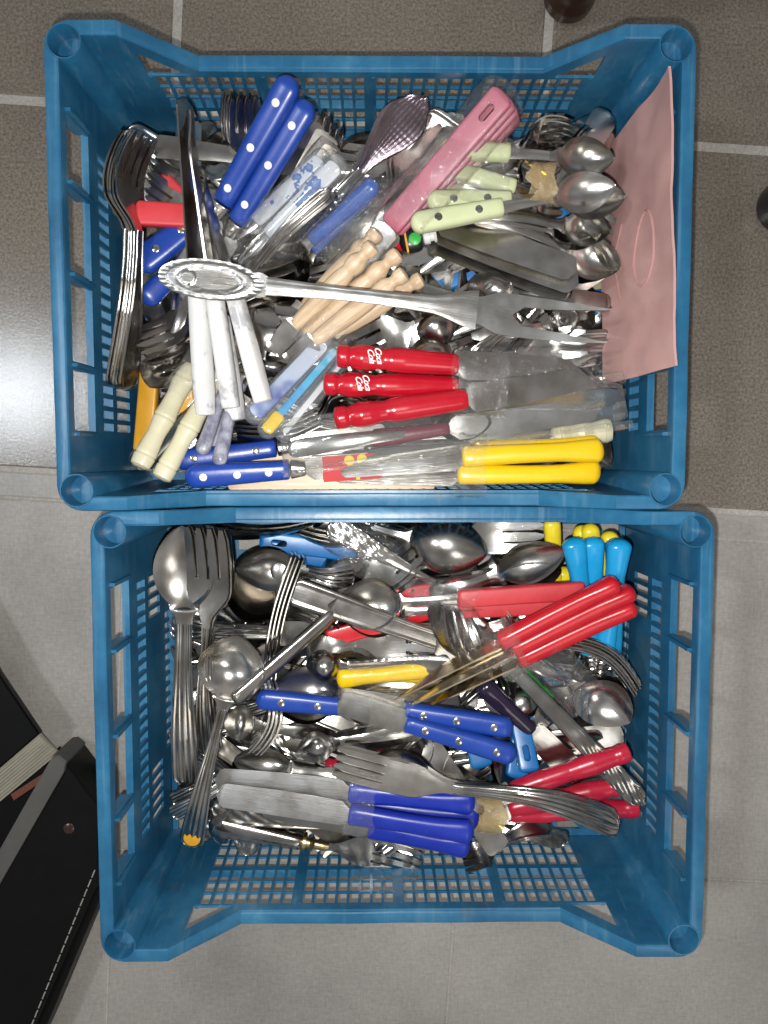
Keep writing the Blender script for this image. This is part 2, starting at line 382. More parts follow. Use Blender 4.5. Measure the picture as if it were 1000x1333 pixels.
# ------------------------------------------------------------------ crates
CA, CB, CZ, DIP = .1954, .1462, .1450, .1040      # half length, half width, rim height, height in the dip
IA, IB = CA - .0085, CB - .0090                   # inner wall faces at the rim
def rimz(x):
    return DIP + (CZ - DIP) * min(1, max(0, (abs(x) - .1115) / (.152 - .1115)))
def build_crate():
    parts = []
    # long walls
    us = [-IA]; colh = set()
    us += [-.160, -.150]
    marks = []
    for p in range(4):
        s = -.1418 + p * .0723
        for c in range(8):
            marks.append((s + c * .0083, s + c * .0083 + .0063))
    cuts = sorted(set([-.1735, .1735] + [m for ab in marks for m in ab] + [-.1525, -.1115, .1115, .1525, -.120, .120, -.146, .146, -.165, .165]))
    # drop cuts that nearly coincide
    uu = [cuts[0]]
    keep = set(m for ab in marks for m in ab)
    for c in cuts[1:]:
        if c - uu[-1] < .0012 and c not in keep: continue
        uu.append(c)
    holes_u = set(i for i in range(len(uu) - 1) if any(a - 1e-6 <= uu[i] and uu[i + 1] <= b + 1e-6 for a, b in marks))
    tri_u = set(i for i in range(len(uu) - 1) if .119 < abs((uu[i] + uu[i + 1]) / 2) < .147)
    zs = [.001, .005, .0175, .0190, .0325, .0340, .0475, .0530, .0663, .0678, .0805, .0820, .0953, .0975, None, 'top']
    hz = {1, 3, 5, 7, 9, 11}
    for sgn in (1, -1):
        def P(i, j, s, sgn=sgn):
            u = uu[i]; z = zs[j]; top = rimz(u) - .001
            if z == 'top': z = top
            elif z is None: z = max(.1000, top - .013) if abs(u) > .1115 else .1005
            y = IB - .0058 * (1 - z / CZ) + (.0018 if s else 0)
            return (u, sgn * y, z)
        hole = lambda i, j: (j in hz and i in holes_u) or (j == 13 and i in tri_u)
        v, f = grid_plate(len(uu) - 1, len(zs) - 1, P, hole)
        # outer stiffening ledges
        for z, yy in ((.0505, IB - .0038), (.0012, IB - .0057)):
            y0, y1 = sorted((sgn * (yy + .0012), sgn * (yy + .0058)))
            v, f = merge((v, f), box(-.165, .165, y0, y1, z, z + .0022))
        for x in [-.1440, -.0714, .0009, .0732, .1440]:
            y0, y1 = sorted((sgn * (IB - .0022), sgn * (IB + .0015)))
            v, f = merge((v, f), box(x - .0010, x + .0010, y0, y1, .0040, .0490), box(x - .0010, x + .0010, y0, y1, .0540, .0960))
        parts.append(('long_wall', mesh('long_wall', v, f, 'crate', False)))
    # short walls
    small = [(-.0950 + k * .0086, -.0950 + k * .0086 + .0055) for k in range(22)]
    opens = [(-.096, -.058), (-.053, -.003), (.003, .053), (.058, .096)]
    cuts = sorted(set([-.1240, .1240] + [m for ab in small for m in ab] + [m for ab in opens for m in ab]))
    inr = lambda i, lst: any(a - 1e-6 <= cuts[i] and cuts[i + 1] <= b + 1e-6 for a, b in lst)
    ini = lambda i, lst: any(a < (cuts[i] + cuts[i + 1]) / 2 < b for a, b in lst)
    zs2 = [.001, .0035, .0180, .0280, .0560, .0640, .0830, .0985, .1340, .1440]
    for sgn in (1, -1):
        def P(i, j, s, sgn=sgn):
            z = zs2[j]; x = IA - .0042 * (1 - z / CZ) + (.0020 if s else 0)
            return (sgn * x, cuts[i], z)
        def hole(i, j):
            ends = abs((cuts[i] + cuts[i + 1]) / 2) > .056
            if j == 7: return ini(i, opens)
            if j == 5: return ini(i, small)
            if j == 3: return ends and ini(i, small)
            if j == 1: return (not ends) and ini(i, small)
            return False
        v, f = grid_plate(len(cuts) - 1, len(zs2) - 1, P, hole)
        x0, x1 = sorted((sgn * (IA + .0007), sgn * (IA + .0038)))
        v, f = merge((v, f), box(x0, x1, -.121, .121, .0950, .0975))
        x0, x1 = sorted((sgn * (IA - .0001), sgn * (IA + .0050)))
        v, f = merge((v, f), box(x0, x1, -.121, .121, .0595, .0620), box(x0, x1, -.121, .121, .0010, .0030))
        for y in (-.0985, -.0555, 0, .0555, .0985):      # ribs on the inner face
            xi0, xi1 = sorted((sgn * (IA - .0035), sgn * (IA + .0080)))
            v, f = merge((v, f), box(xi0, xi1, y - .0011, y + .0011, .0976, .1350))
        for z in (.1400,):
            xi0, xi1 = sorted((sgn * (IA - .0018), sgn * (IA + .0002)))
        parts.append(('short_wall', mesh('short_wall', v, f, 'crate', False)))
    # bottom lattice
    nx, ny = 14, 10
    bx = []; x = -IA + .004; px_ = (2 * (IA - .006)) / nx; py_ = (2 * (IB - .009)) / ny
    us3 = [-IA + .0045] + [c for k in range(nx) for c in (-IA + .006 + k * px_ + .0028, -IA + .006 + (k + 1) * px_ - .0028)] + [IA - .0045]
    vs3 = [-IB + .006] + [c for k in range(ny) for c in (-IB + .009 + k * py_ + .0026, -IB + .009 + (k + 1) * py_ - .0026)] + [IB - .006]
    v, f = grid_plate(len(us3) - 1, len(vs3) - 1, lambda i, j, s: (us3[i], vs3[j], .0052 if s == 0 else .0022), lambda i, j: i % 2 == 1 and j % 2 == 1)
    for k in range(nx):
        for l in range(ny):
            if (k * 3 + l * 5) % 4 == 0:
                cx = -IA + .006 + (k + .5) * px_; cy = -IB + .009 + (l + .5) * py_
                d = 1 if (k + l) % 2 else -1; hx, hy = px_ / 2, py_ / 2 * d; q = .0016
                pts = [(cx - hx - q, cy - hy), (cx - hx + q, cy - hy), (cx + hx + q, cy + hy), (cx + hx - q, cy + hy)]
                if d < 0: pts = pts[::-1]
                v, f = merge((v, f), ([(a, b, z) for z in (.0026, .0048) for a, b in pts], [(3, 2, 1, 0), (4, 5, 6, 7), (0, 1, 5, 4), (1, 2, 6, 5), (2, 3, 7, 6), (3, 0, 4, 7)]))
    parts.append(('bottom_lattice', mesh('bottom_lattice', v, f, 'crate', False)))
    # rim: one swept lip round the top
    path = []; rc = .016
    for (cx, cy, a0) in ((CA - rc, CB - rc, 0), (-CA + rc, CB - rc, 90), (-CA + rc, -CB + rc, 180), (CA - rc, -CB + rc, 270)):
        for k in range(7):
            a = R(a0 + 15 * k); path.append((cx + rc * math.cos(a), cy + rc * math.sin(a), math.cos(a), math.sin(a)))
        if a0 in (0, 180):
            s = 1 if a0 == 0 else -1
            for x in (.156, .152, .148, .140, .125, .116, .1115, .105, .07, .035, 0, -.035, -.07, -.105, -.1115, -.116, -.125, -.140, -.148, -.152, -.156):
                path.append((s * x, s * CB, 0, s))
        else:
            s = -1 if a0 == 90 else 1
            for y in (-.09, -.045, 0, .045, .09): path.append((s * CA, s * y, s, 0))
    prof = [(-.0092, -.0034), (-.0089, -.0007), (-.0080, 0), (-.0018, 0), (-.0006, -.0006), (0, -.002), (-.0004, -.0125), (-.0024, -.0125), (-.0026, -.0030)]
    rings = []
    for (x, y, nx_, ny_) in path:
        z = rimz(x) if abs(abs(y) - CB) < 1e-6 else CZ
        wob = .0004 * noise.noise(Vector((x * 30, y * 30, 3)))
        rings.append([(x + nx_ * (o + wob), y + ny_ * (o + wob), z + dz + wob) for o, dz in prof])
    rings.append(rings[0])
    v, f = loft(rings, False)
    bmx = bmesh.new(); me0 = mesh('rim', v, f, 'crate'); bmx.from_mesh(me0); bmesh.ops.remove_doubles(bmx, verts=bmx.verts, dist=1e-6); bmesh.ops.recalc_face_normals(bmx, faces=bmx.faces); bmx.to_mesh(me0); bmx.free()
    cx, cy = CA - .0128, CB - .0128
    cuts_m = [mesh('c', *cyl(sx * cx, sy * cy, .0097, .10, .16), 'crate') for sx in (-1, 1) for sy in (-1, 1)]
    parts.append(('rim', boolean(me0, cuts_m, 'crate')))
    # corner sockets: hollow posts
    for sx in (-1, 1):
        for sy in (-1, 1):
            K = 32; rings = []
            X, Y = sx * cx, sy * cy
            for r, z in ((.0030, .1305), (.0088, .1300), (.0094, .1450), (.0097, .1456), (.0102, .1456), (.0106, .1448), (.0102, .0010)):
                rings.append([(X + r * math.cos(2 * PI * k / K), Y + r * math.sin(2 * PI * k / K), z) for k in range(K)])
            v, f = loft(rings, False); f.append(tuple(range(K)))
            parts.append(('corner_post', mesh('corner_post', v, f, 'crate', True, 30)))
    return parts
PARTS = build_crate()
def crate(label, cx, cy, rz):
    t = thing('plastic_crate', label, 'crate', 'blue stacking crates of cutlery', (cx, cy, 0)); t.rotation_euler.z = rz
    for n, me in PARTS: ob(n, me, t)
    return t
CR = [(.0004, .1106), (.0202, -.1820)]
crate('blue slotted plastic crate with pink foam sheet at its right, farther from the black case', *CR[0], R(.1))
crate('blue slotted plastic crate without foam sheet, its corner over the black leather case', *CR[1], R(0))

# ------------------------------------------------------------------ cutlery: handles
def ring_dish(x, yc, hw, zc, prof, th, Mp=11):
    top = []; bot = []
    for k in range(Mp):
        s = -1 + 2 * k / (Mp - 1); z = zc + prof(s)
        top.append((x, yc + s * hw, z)); bot.append((x, yc + s * hw * .985, z - th * (1 - .55 * s ** 4)))
    return top + bot[::-1]
def steel_handle(x0, x1, hw, neck, style, arch=.004, th=.0019, end='round'):
    """flat stamped handle; style sets the relief across it"""
    def rel(t, s):
        a = abs(s)
        if style == 'edge': return .0006 * sstep(.62, .78, a) * (1 - sstep(.93, 1, a)) + .0003 * (1 - s * s)
        if style == 'ribbed': return .0005 * (1 - s * s) + .00038 * math.cos(s * 4.5 * PI)
        if style == 'beaded': return .0007 * (1 - s * s) + .0005 * sstep(.6, .8, a) * (.5 + .5 * math.sin(t * 260)) * (1 - sstep(.95, 1, a))
        if style == 'ornate':
            return .0006 * (1 - s * s) + .0007 * sstep(.66, .8, a) * (1 - sstep(.93, 1, a)) + .0006 * math.sin(t * 46 + 3 * s) * math.cos(s * 5) * (1 - sstep(.35, .6, t))
        return .0006 * (1 - s * s)
    n = 64 if style in ('beaded', 'ornate') else 26
    rings = []
    for i in range(n + 1):
        t = i / n; t = t ** 1.25
        wdt = hw + (neck - hw) * sstep(0.05, .9, t)
        if end == 'round': wdt *= math.sqrt(max(.0, 1 - (1 - min(1, t / .07)) ** 2)) * .97 + .03
        elif end == 'point': wdt *= .25 + .75 * sstep(0, .06, t)
        else: wdt *= .8 + .2 * min(1, t / .015)
        z = arch * math.sin(PI * min(1, t * 1.02))
        Mp = 17 if style in ('ribbed', 'ornate', 'beaded', 'edge') else 9
        rings.append(ring_dish(x0 + (x1 - x0) * t, 0, wdt, z, lambda s: rel(t, s) * min(1, wdt / neck), th, Mp))
    return loft(rings)
def soft_handle(x0, x1, W, H, p=2.6, round0=None, round1=.004, K=20, bend=0, sweep=0):
    """moulded handle: W(t), H(t) half sizes"""
    L = x1 - x0; r0 = round0 if round0 is not None else W(.05)
    xs = [(x0 + r0 * (1 - math.cos(a)), math.sin(a)) for a in [R(8), R(25), R(42), R(60), R(76), R(90)]]
    n = 16
    xs += [(x0 + r0 + (L - r0 - round1) * k / n, 1.0) for k in range(1, n + 1)]
    xs += [(x1 - round1 + round1 * math.sin(a), .55 + .45 * math.cos(a)) for a in [R(35), R(65), R(90)]]
    rings = []
    for x, s in xs:
        t = min(1.0, max(0.0, (x - x0) / L)); w_, h_ = W(t) * s, H(t) * s; ring = []
        for k in range(K):
            a = 2 * PI * k / K; c, q = math.cos(a), math.sin(a)
            ring.append((x, math.copysign(abs(c) ** (2 / p), c) * w_ + sweep * (1 - t) ** 2.2, math.copysign(abs(q) ** (2 / p), q) * h_ + bend * (1 - t) ** 2))
        rings.append(ring)
    return loft(rings)
def lathe_handle(x0, x1, tab, rad, flat=.85, K=24, n=70):
    rings = []
    for i in range(n + 1):
        t = i / n; r = max(.0004, rad * interp(tab, t))
        rings.append([(x0 + (x1 - x0) * t, r * math.cos(2 * PI * k / K), r * flat * math.sin(2 * PI * k / K)) for k in range(K)])
    return loft(rings)
WOODP = [(0, .45), (.012, .78), (.06, .86), (.09, .8), (.11, .62), (.14, .58), (.17, .8), (.20, .98), (.25, 1), (.29, .9), (.31, .76), (.34, .84), (.42, .98), (.6, 1.0), (.8, .9), (.97, .72), (1, .6)]
COLAP = [(0, .5), (.01, .80), (.03, .88), (.09, .88), (.105, .74), (.12, .74), (.135, .86), (.2, 1.0), (.27, .98), (.33, .84), (.39, .80), (.44, .92), (.55, .97), (.75, .92), (.97, .84), (1, .7)]
CREAMP = [(0, .5), (.012, .85), (.05, .93), (.10, .98), (.115, .88), (.13, .97), (.2, .9), (.32, .82), (.42, .92), (.455, 1.0), (.47, .9), (.485, 1.0), (.58, .88), (.7, .83), (.8, .95), (.84, 1), (.855, .88), (.88, .95), (.97, .75), (1, .6)]
REDP = [(0, .5), (.012, .82), (.08, .90), (.12, .80), (.16, .84), (.3, .98), (.42, .92), (.5, .80), (.56, .86), (.75, .95), (.97, .8), (1, .65)]

# ------------------------------------------------------------------ cutlery: heads
def bowl(x0, x1, bw, depth, neck, th=.0013, flip=False):
    """neck and bowl of a spoon from x0 to x1"""
    L = x1 - x0; nl = max(.006, L * .16); rings = []; sg = -1 if flip else 1
    for k in range(6):
        t = k / 5; rings.append(ring_dish(x0 + nl * t * .9, 0, neck + (bw * .10) * t ** 3, 0, lambda s: .0005 * (1 - s * s), .0019 - .0005 * t, 13))
    n = 26
    for k in range(n + 1):
        t = k / n; u = .5 - .5 * math.cos(PI * (.03 + .97 * t))
        hw = bw / 2 * (math.sin(PI * min(.9999, u ** .86)) ** .62)
        hw = max(hw, .0008); dd = depth * (hw / (bw / 2)) ** 1.3
        zr = -.0015 * math.sin(PI * u) * 0 + .002 * (u - .0) ** 2 * 1.2
        if k < 4: hw = max(hw, neck + bw * .10)
        rings.append(ring_dish(x0 + nl * .9 + .0006 + (L - nl * .9 - .0006) * u, 0, hw, zr, lambda s: -dd * (1 - s * s) ** .85, th, 13))
    return loft(rings)
def fork_head(x0, x1, W, nt=4, depth=.006, neck=.0028, tine=.52, th=.0017):
    L = x1 - x0; gap = .34
    tw = 2 * W / (nt + (nt - 1) * gap * 1.3); gw = (2 * W - nt * tw) / (nt - 1)
    ys = []; cen = []
    y = -W
    for k in range(nt):
        ys += [y, y + tw]; cen += [y + tw / 2] * 2; y += tw + gw
    ts = [0, .06, .12, .18, .24, .30, .36, .42, 1 - tine] + [1 - tine + tine * q for q in (.1, .22, .36, .5, .64, .78, .9, 1)]
    def P(i, j, s):
        t = ts[i]; sc_ = neck / W + (1 - neck / W) * sstep(.05, .36, t)
        yy = ys[j] * sc_
        if t > 1 - tine:
            q = (t - (1 - tine)) / tine; c = cen[j] * (1 - .03 * q)
            yy = c + (ys[j] - cen[j]) * (1 - .12 * q - .5 * max(0, q - .8) / .2)
            yy += (1 if ys[j] < cen[j] else -1) * .0
        z = -depth * math.sin(PI * min(1, t * .92 + .0)) + .0022 * t
        z += -.0010 * (1 - (ys[j] / W) ** 2) * sstep(0, .3, t) * (1 - sstep(.5, .8, t))
        thk = th * (1 - .35 * t)
        return (x0 + L * t, yy, z - (thk if s else 0))
    iq = ts.index(1 - tine)
    return grid_plate(len(ts) - 1, len(ys) - 1, P, lambda i, j: j % 2 == 1 and i >= iq)
def blade(x0, x1, W, kind='round', th=.0013, drop=0):
    """knife blade: spine straight, edge below"""
    n = 90 if kind in ('steak', 'serrated') else 30; rings = []; L = x1 - x0
    for i in range(n + 1):
        t = i / n
        top = W * (.35 + .65 * sstep(0, .05, t)); lo = -W * (.35 + .65 * sstep(0, .07, t))
        if kind == 'round':
            e = math.sqrt(max(0, 1 - (max(0, t - .93) / .07) ** 2)); top *= e; lo = lo * e; lo *= 1 + .12 * math.sin(PI * t)
        elif kind == 'steak':
            top *= 1 - .05 * t; top = top * (1 - sstep(.72, 1, t) * .95) - W * .55 * sstep(.70, 1, t); lo *= 1 - .42 * sstep(.1, 1, t) * .9
            if t > .12: lo += .0007 * (i % 2)
            if top < lo + .0003: top = lo + .0003
        elif kind == 'serrated':
            e = math.sqrt(max(0, 1 - (max(0, t - .95) / .05) ** 2)); top *= e; lo *= e
            if t > .3: lo += .0006 * (i % 2)
        elif kind == 'point':
            top *= 1 - .1 * t; lo *= 1 - sstep(.45, 1, t) * 1.7; 
            if top < lo + .0004: lo = top - .0004
        c, h = (top + lo) / 2, max(.0003, (top - lo) / 2)
        x = x0 + L * t
        rings.append([(x, c - h, 0), (x, c - h * .2, th / 2), (x, c + h, th * .5), (x, c + h, -th * .5), (x, c - h * .2, -th / 2)])
    return loft(rings)
def disc(x, y, z, r, h=.0006, K=14):
    return loft([[(x + q * r * math.cos(2 * PI * k / K), y + q * r * math.sin(2 * PI * k / K), z + e) for k in range(K)] for q, e in ((1, -.0006), (1, h * .5), (.7, h), (.1, h * 1.1))])
def wrap_tube(x0, x1, w_, h_, seed=0, K=22, n=9, zc=0):
    rings = []
    for i in range(n + 1):
        t = i / n; ring = []
        for k in range(K):
            a = 2 * PI * k / K; q = 1 + .10 * noise.noise(Vector((seed * 3.1 + t * 5, 2.2 * math.cos(a), 2.2 * math.sin(a))))
            c, s = math.cos(a), math.sin(a)
            ring.append((x0 + (x1 - x0) * t + .0060 * noise.noise(Vector((1.6 * math.cos(a) + seed, 1.6 * math.sin(a), t * 3))) * (1 if i in (0, n) else .4), math.copysign(abs(c) ** .8, c) * w_ * q, zc + math.copysign(abs(s) ** .8, s) * h_ * q))
        rings.append(ring)
    return loft(rings, False)

def stadium(x, y, l, r, z0, z1, K=10):
    pts = [(x + l / 2 + r * math.cos(a), y + r * math.sin(a)) for a in [R(-90 + 180 * k / K) for k in range(K + 1)]]
    pts += [(x - l / 2 + r * math.cos(a), y + r * math.sin(a)) for a in [R(90 + 180 * k / K) for k in range(K + 1)]]
    return loft([[(a, b, z) for a, b in pts] for z in (z0, z1)])

# every kind: (object name, category, builder(L) -> [(part name, mesh, sub-parts)])
def steel_spoon(L, style='edge', mat='satin', bw=.040, bf=.31, hw=.0095, neck=.0032, depth=.009, flip=False, end='round', arch=.006):
    bx = L * (1 - bf)
    if flip: depth = depth
    h = steel_handle(0, bx, hw, neck, style, arch, end=end)
    return [('handle', mesh('handle', *h, mat)), ('bowl', mesh('bowl', *bowl(bx - .0005, L, bw, depth, neck), mat, True, 60))]
def steel_fork(L, style='edge', mat='satin', W=.0125, hf=.36, hw=.0095, neck=.0030, nt=4, depth=.0065, arch=.006, end='round', tine=.52):
    fx = L * (1 - hf)
    return [('handle', mesh('handle', *steel_handle(0, fx, hw, neck, style, arch, end=end), mat)),
            ('head', mesh('head', *fork_head(fx - .0005, L, W, nt, depth, neck, tine), mat, True, 50))]
def steel_knife(L, style='edge', mat='satin', hf=.45, hw=.0085, W=.0095, kind='round', end='round'):
    hx = L * hf
    if style == 'solid':
        h = soft_handle(0, hx, lambda t: hw * (.9 - .15 * t), lambda t: .0034, 2.4, .004)
    else:
        h = steel_handle(0, hx, hw, hw * .7, style, .001, .0045, end)
    return [('handle', mesh('handle', *h, mat)), ('blade', mesh('blade', *blade(hx - .001, L, W, kind), mat, True, 25))]
def head_parts(head, x0, L, mat, W):
    if head == 'spoon':
        return [('bowl', mesh('bowl', *bowl(x0 - .002, L, W * 2, .008, .0032), mat, True, 60))]
    if head == 'longspoon':
        xm = x0 + (L - x0) * .38
        return [('neck', mesh('neck', *steel_handle(x0 - .004, xm, .0036, .0030, 'plain', .001, .0024, 'flat'), mat)),
                ('bowl', mesh('bowl', *bowl(xm - .0005, L, W * 2, .008, .0030), mat, True, 60))]
    if head == 'fork':
        xm = x0 + (L - x0) * .40
        return [('neck', mesh('neck', *steel_handle(x0 - .004, xm, .0036, .0028, 'plain', .001, .0024, 'flat'), mat)),
                ('head', mesh('head', *fork_head(xm - .0005, L, W, 4, .005, .0028), mat, True, 50))]
    return [('blade', mesh('blade', *blade(x0 - .001, L, W, head), mat, True, 25))]
def plastic_item(L, body='taper', hm='red', hf=.5, hw=.0085, hh=.006, head='round', W=.0085, mat='satin', hole=False, sweep=0, bolster=None, rivets=None):
    hx = L * hf; out = []
    if body == 'taper':
        h = soft_handle(0, hx, lambda t: hw * (1 - .28 * sstep(.1, 1, t)), lambda t: hh * (1 - .2 * t), 2.5, hw * .9, .003, sweep=sweep)
    elif body == 'swell':
        h = soft_handle(0, hx, lambda t: hw * (.80 + .25 * (1 - sstep(0, .35, t)) + .12 * sstep(.5, 1, t)), lambda t: hh, 2.6, hw * .7, .002, sweep=sweep)
    elif body == 'rivet':
        h = soft_handle(0, hx, lambda t: hw * (1 - .16 * sstep(.2, 1, t)), lambda t: hh, 3.0, hw * .95, .0012)
    elif body == 'slab':
        h = soft_handle(0, hx, lambda t: hw * (1 - .05 * t), lambda t: hh, 7, hw * .45, .003)
    elif body == 'slim':
        h = soft_handle(0, hx, lambda t: hw * (.72 + .28 * (1 - sstep(0, .8, t))), lambda t: hh * (1 - .3 * t), 2.2, hw * .9, .003)
    elif body == 'pearl':
        h = soft_handle(0, hx, lambda t: hw * (.78 + .22 * sstep(0, .2, t)) * (1 - .22 * sstep(.35, 1, t)), lambda t: hh, 3.4, .0012, .003, 16)
    else:
        h = lathe_handle(0, hx, {'wood': WOODP, 'cola': COLAP, 'cream': CREAMP, 'redturn': REDP}[body], hw, .86)
    hme = mesh('handle', *h, hm, True, 45)
    if hole:
        hme = boolean(hme, [mesh('c', *stadium(hw * 1.5 + .003, 0, .007, .0024, -.03, .03), hm)], hm)
    subs = []
    if rivets:
        rme = mesh('rivet', *disc(0, 0, 0, .0025, .0005), 'whiteprint' if rivets[0] == 'w' else 'bright')
        for f_ in rivets[1]: subs.append(('rivet', rme, (hx * f_, 0, hh * .985)))
    out.append(('handle', hme, subs))
    if bolster:
        bl = .011
        out.append(('bolster', mesh('bolster', *soft_handle(hx + .0002, hx + bl, lambda t: hw * (.82 - .25 * t), lambda t: hh * .93, 3, .001, .001), bolster),
                    [('rivet', mesh('rivet', *disc(0, 0, 0, .0019, .0004), 'bright'), (hx + bl * .5, 0, hh * .93))]))
        hx += bl - .001
    if hm in ('sky',):
        out.append(('ferrule', mesh('ferrule', *lathe_handle(hx - .001, hx + .014, [(0, .9), (.1, 1), (.25, .8), (.35, 1), (.5, .8), (.6, 1), (.78, .75), (.85, .95), (1, .6)], .0058, .9, 18, 30), 'bright')))
        hx += .012
    out += head_parts(head, hx, L, mat, W)
    return out
def acrylic_item(L, insert='delft', hf=.5, hw=.0082, head='fork', W=.010, body='acrylic', mat='bright', iw=.74, tip=None):
    hx = L * hf
    o = [('handle', mesh('handle', *soft_handle(0, hx, lambda t: hw * (1 - .12 * t), lambda t: .0056, 3, hw * .9, .003), body, True, 50),
          [('printed_insert', mesh('printed_insert', *soft_handle(.006, hx - .004, lambda t: hw * iw, lambda t: .0012, 5, .003, .002), insert), (0, 0, 0))] +
          ([('printed_tip', mesh('printed_tip', *soft_handle(.004, .020, lambda t: hw * .62, lambda t: .0016, 3, .003, .002), tip), (0, 0, 0))] if tip else []))]
    return o + head_parts(head, hx, L, mat, W)
def serving_fork(L):
    hx = L * .235; xm = L * .70
    def relief(x, s, wd=.0130):
        s = s * wd / .0122
        r = math.sqrt(((x - hx * .47) / (hx * .50)) ** 2 + (s * .95) ** 2)
        z = .0005 * sstep(.60, .68, r) * (1 - sstep(.76, .84, r)) + .0004 * sstep(.9, .99, r)
        z += .00016 * math.sin(math.atan2(s, (x - hx * .47) / (hx * .5)) * 26) * sstep(.78, .84, r) * (1 - sstep(.94, .99, r))
        if r < .6: z += .0004 * sstep(.5, .58, r)
        if ((x - hx * .27) / .0045) ** 2 + (s * .0135 / .0045) ** 2 < 1: z += .0007
        return z
    rings = []; n = 110
    for i in range(n + 1):
        t = i / n; x = hx * t
        wd = .0122 * max(.0, 1 - abs((t - .47) / .475) ** 2.3) ** .5 if t < .93 else .0
        wd = max(wd, .0055 + .0022 * math.sin(PI * min(1, max(0, (t - .82) / .18)))) if t > .5 else max(wd, .0006)
        rings.append(ring_dish(x, 0, wd, .001, lambda s: relief(x, s, wd), .0026, 27))
    v1 = loft(rings)
    rings = []
    for i in range(25):
        t = i / 24; x = hx - .001 + (xm - hx) * t
        wd = .0056 - .0016 * math.sin(PI * min(1, t * 1.2)) + .0065 * sstep(.78, 1, t)
        rings.append(ring_dish(x, 0, wd, .001 + .004 * math.sin(PI * t), lambda s: .0012 * (1 - s * s) + .0005 * sstep(.5, .8, abs(s)), .003, 13))
    v2 = loft(rings)
    x0 = xm - .002; LL = L - x0
    ts = [0, .04, .10, .16, .22, .28, .36, .44, .55, .66, .78, .88, .95, 1]
    def P(i, j, s):
        t = ts[i]; W = .0082 + .0050 * sstep(0, .2, t); q = max(0, (t - .28) / .72)
        ins = .0060 * (1 - (1 - min(1, q / .12)) ** 2) ** .5 if q > 0 else .0002
        o = W - .0025 * q * q; w_ = (o - ins) * (1 - .86 * q ** 2.2)
        y = {0: -o, 1: -o + w_, 2: o - w_, 3: o}[j]
        if q == 0: y = {0: -W, 1: -.0003, 2: .0003, 3: W}[j]
        return (x0 + LL * t, y, .002 - .006 * math.sin(PI * t * .8) - (.0021 if s else 0))
    v3 = grid_plate(len(ts) - 1, 3, P, lambda i, j: j == 1 and ts[i] >= .28)
    return [('handle', mesh('handle', *v1, 'castalu', True, 50)), ('shaft', mesh('shaft', *v2, 'castalu')), ('head', mesh('head', *v3, 'castalu', True, 50))]

PLACE = ['topmost', 'second', 'third', 'fourth', 'fifth', 'sixth', 'seventh']
COUNT = [0]
def put(root, a, b, roll=0, shift=(0, 0, 0)):
    X = (b - a).normalized(); Z = Vector((0, 0, 1)); Z = (Z - X * Z.dot(X)).normalized(); Y = Z.cross(X)
    m = Matrix((X, Y, Z)).transposed().to_4x4()
    m = Matrix.Translation(a) @ m @ Matrix.Rotation(R(roll), 4, 'X') @ Matrix.Translation(Vector(shift))
    root.matrix_world = m
def it(name, cat, label, A, B, build, roll=0, n=1, off=(0, 0, -.0024), jit=1.0, group=None, fan=0, **kw):
    """lay a piece of cutlery (or a nested stack of n) from A (end of handle) to B (tip); A, B = photo pixel and height in cm"""
    a, b = U(*A), U(*B); L = (b - a).length
    parts = build(L, **kw)
    roots = []
    for k in range(n):
        lab = label if n == 1 else f'{PLACE[k]} ' + label
        root = thing(name, lab, cat, group or (f'{label} stack' if n > 1 else None))
        for p in parts:
            o = ob(p[0], p[1], root)
            if len(p) > 2:
                for s in p[2]:
                    q = ob(s[0], s[1], o); q.location = s[2]
        j = Vector((random.uniform(-1, 1) * .0012, random.uniform(-1, 1) * .0007, 0)) * jit * (k > 0)
        put(root, a, b, roll + random.uniform(-1, 1) * jit * (k > 0) * 2, Vector(off) * k + j)
        if fan and k:
            root.matrix_world = root.matrix_world @ Matrix.Rotation(R(fan * k), 4, 'Z')
        roots.append(root)
    return roots
def band(label, c, zc, ang, ln, w_, h_, mat='wrap', seed=0):
    """a band of tape or film wound round a bundle; c photo pixel, ang degrees in the picture"""
    p = U(c[0], c[1], zc)
    o = ob('tape_band', mesh('tape_band', *wrap_tube(-ln / 2, ln / 2, w_, h_, seed), mat, True, 60), None, label=label, category='tape', group='tape wound round cutlery')
    o.location = p; o.rotation_euler.z = R(ang)
    return o

# ------------------------------------------------------------------ the heap in the farther crate (with the foam sheet)
SF, SS, SK, PI_, AC = steel_fork, steel_spoon, steel_knife, plastic_item, acrylic_item
F, S, K = 'fork', 'spoon', 'knife'
G1 = 'cutlery in the crate with the foam sheet'
it('table_fork', F, 'steel fork standing on its side along the left wall', (166, 507, 9.5), (193, 176, 12), SF, 66, 5, (0, 0, -.0026), style='edge', mat='dull', W=.0125, depth=.012, arch=.0025)
for lab, A, B, rl, bl in (
        ('white marbled knife, leftmost of the four white handles', (268, 541, 11.5), (241, 130, 13.3), 58, 'serrated'),
        ('white marbled knife, handle second from the left, thin blade on edge', (301, 532, 12.0), (244, 140, 13.6), 80, 'steak'),
        ('white marbled knife, rightmost and most slanted white handle', (343, 524, 12.0), (262, 222, 12.4), 70, 'steak'),
        ('white marbled knife mostly hidden under the middle white handle', (308, 548, 10.6), (262, 250, 11.0), 60, 'steak')):
    it('steak_knife', K, lab, A, B, PI_, rl, body='pearl', hm='pearl', hf=.47, hw=.0070, hh=.0054, head=bl, W=.0075, mat='dark', group='knives with white marbled handles')
it('table_knife', K, 'navy knife with three white rivets, its handle end nearest the top rim', (382, 101, 13.8), (226, 378, 8.6), PI_, 0, body='rivet', hm='bluer', hf=.56, hw=.0080, hh=.0058, head='round', W=.0085, bolster='satin', rivets='w' and ('w', (.20, .55, .88)), group='navy riveted knives')
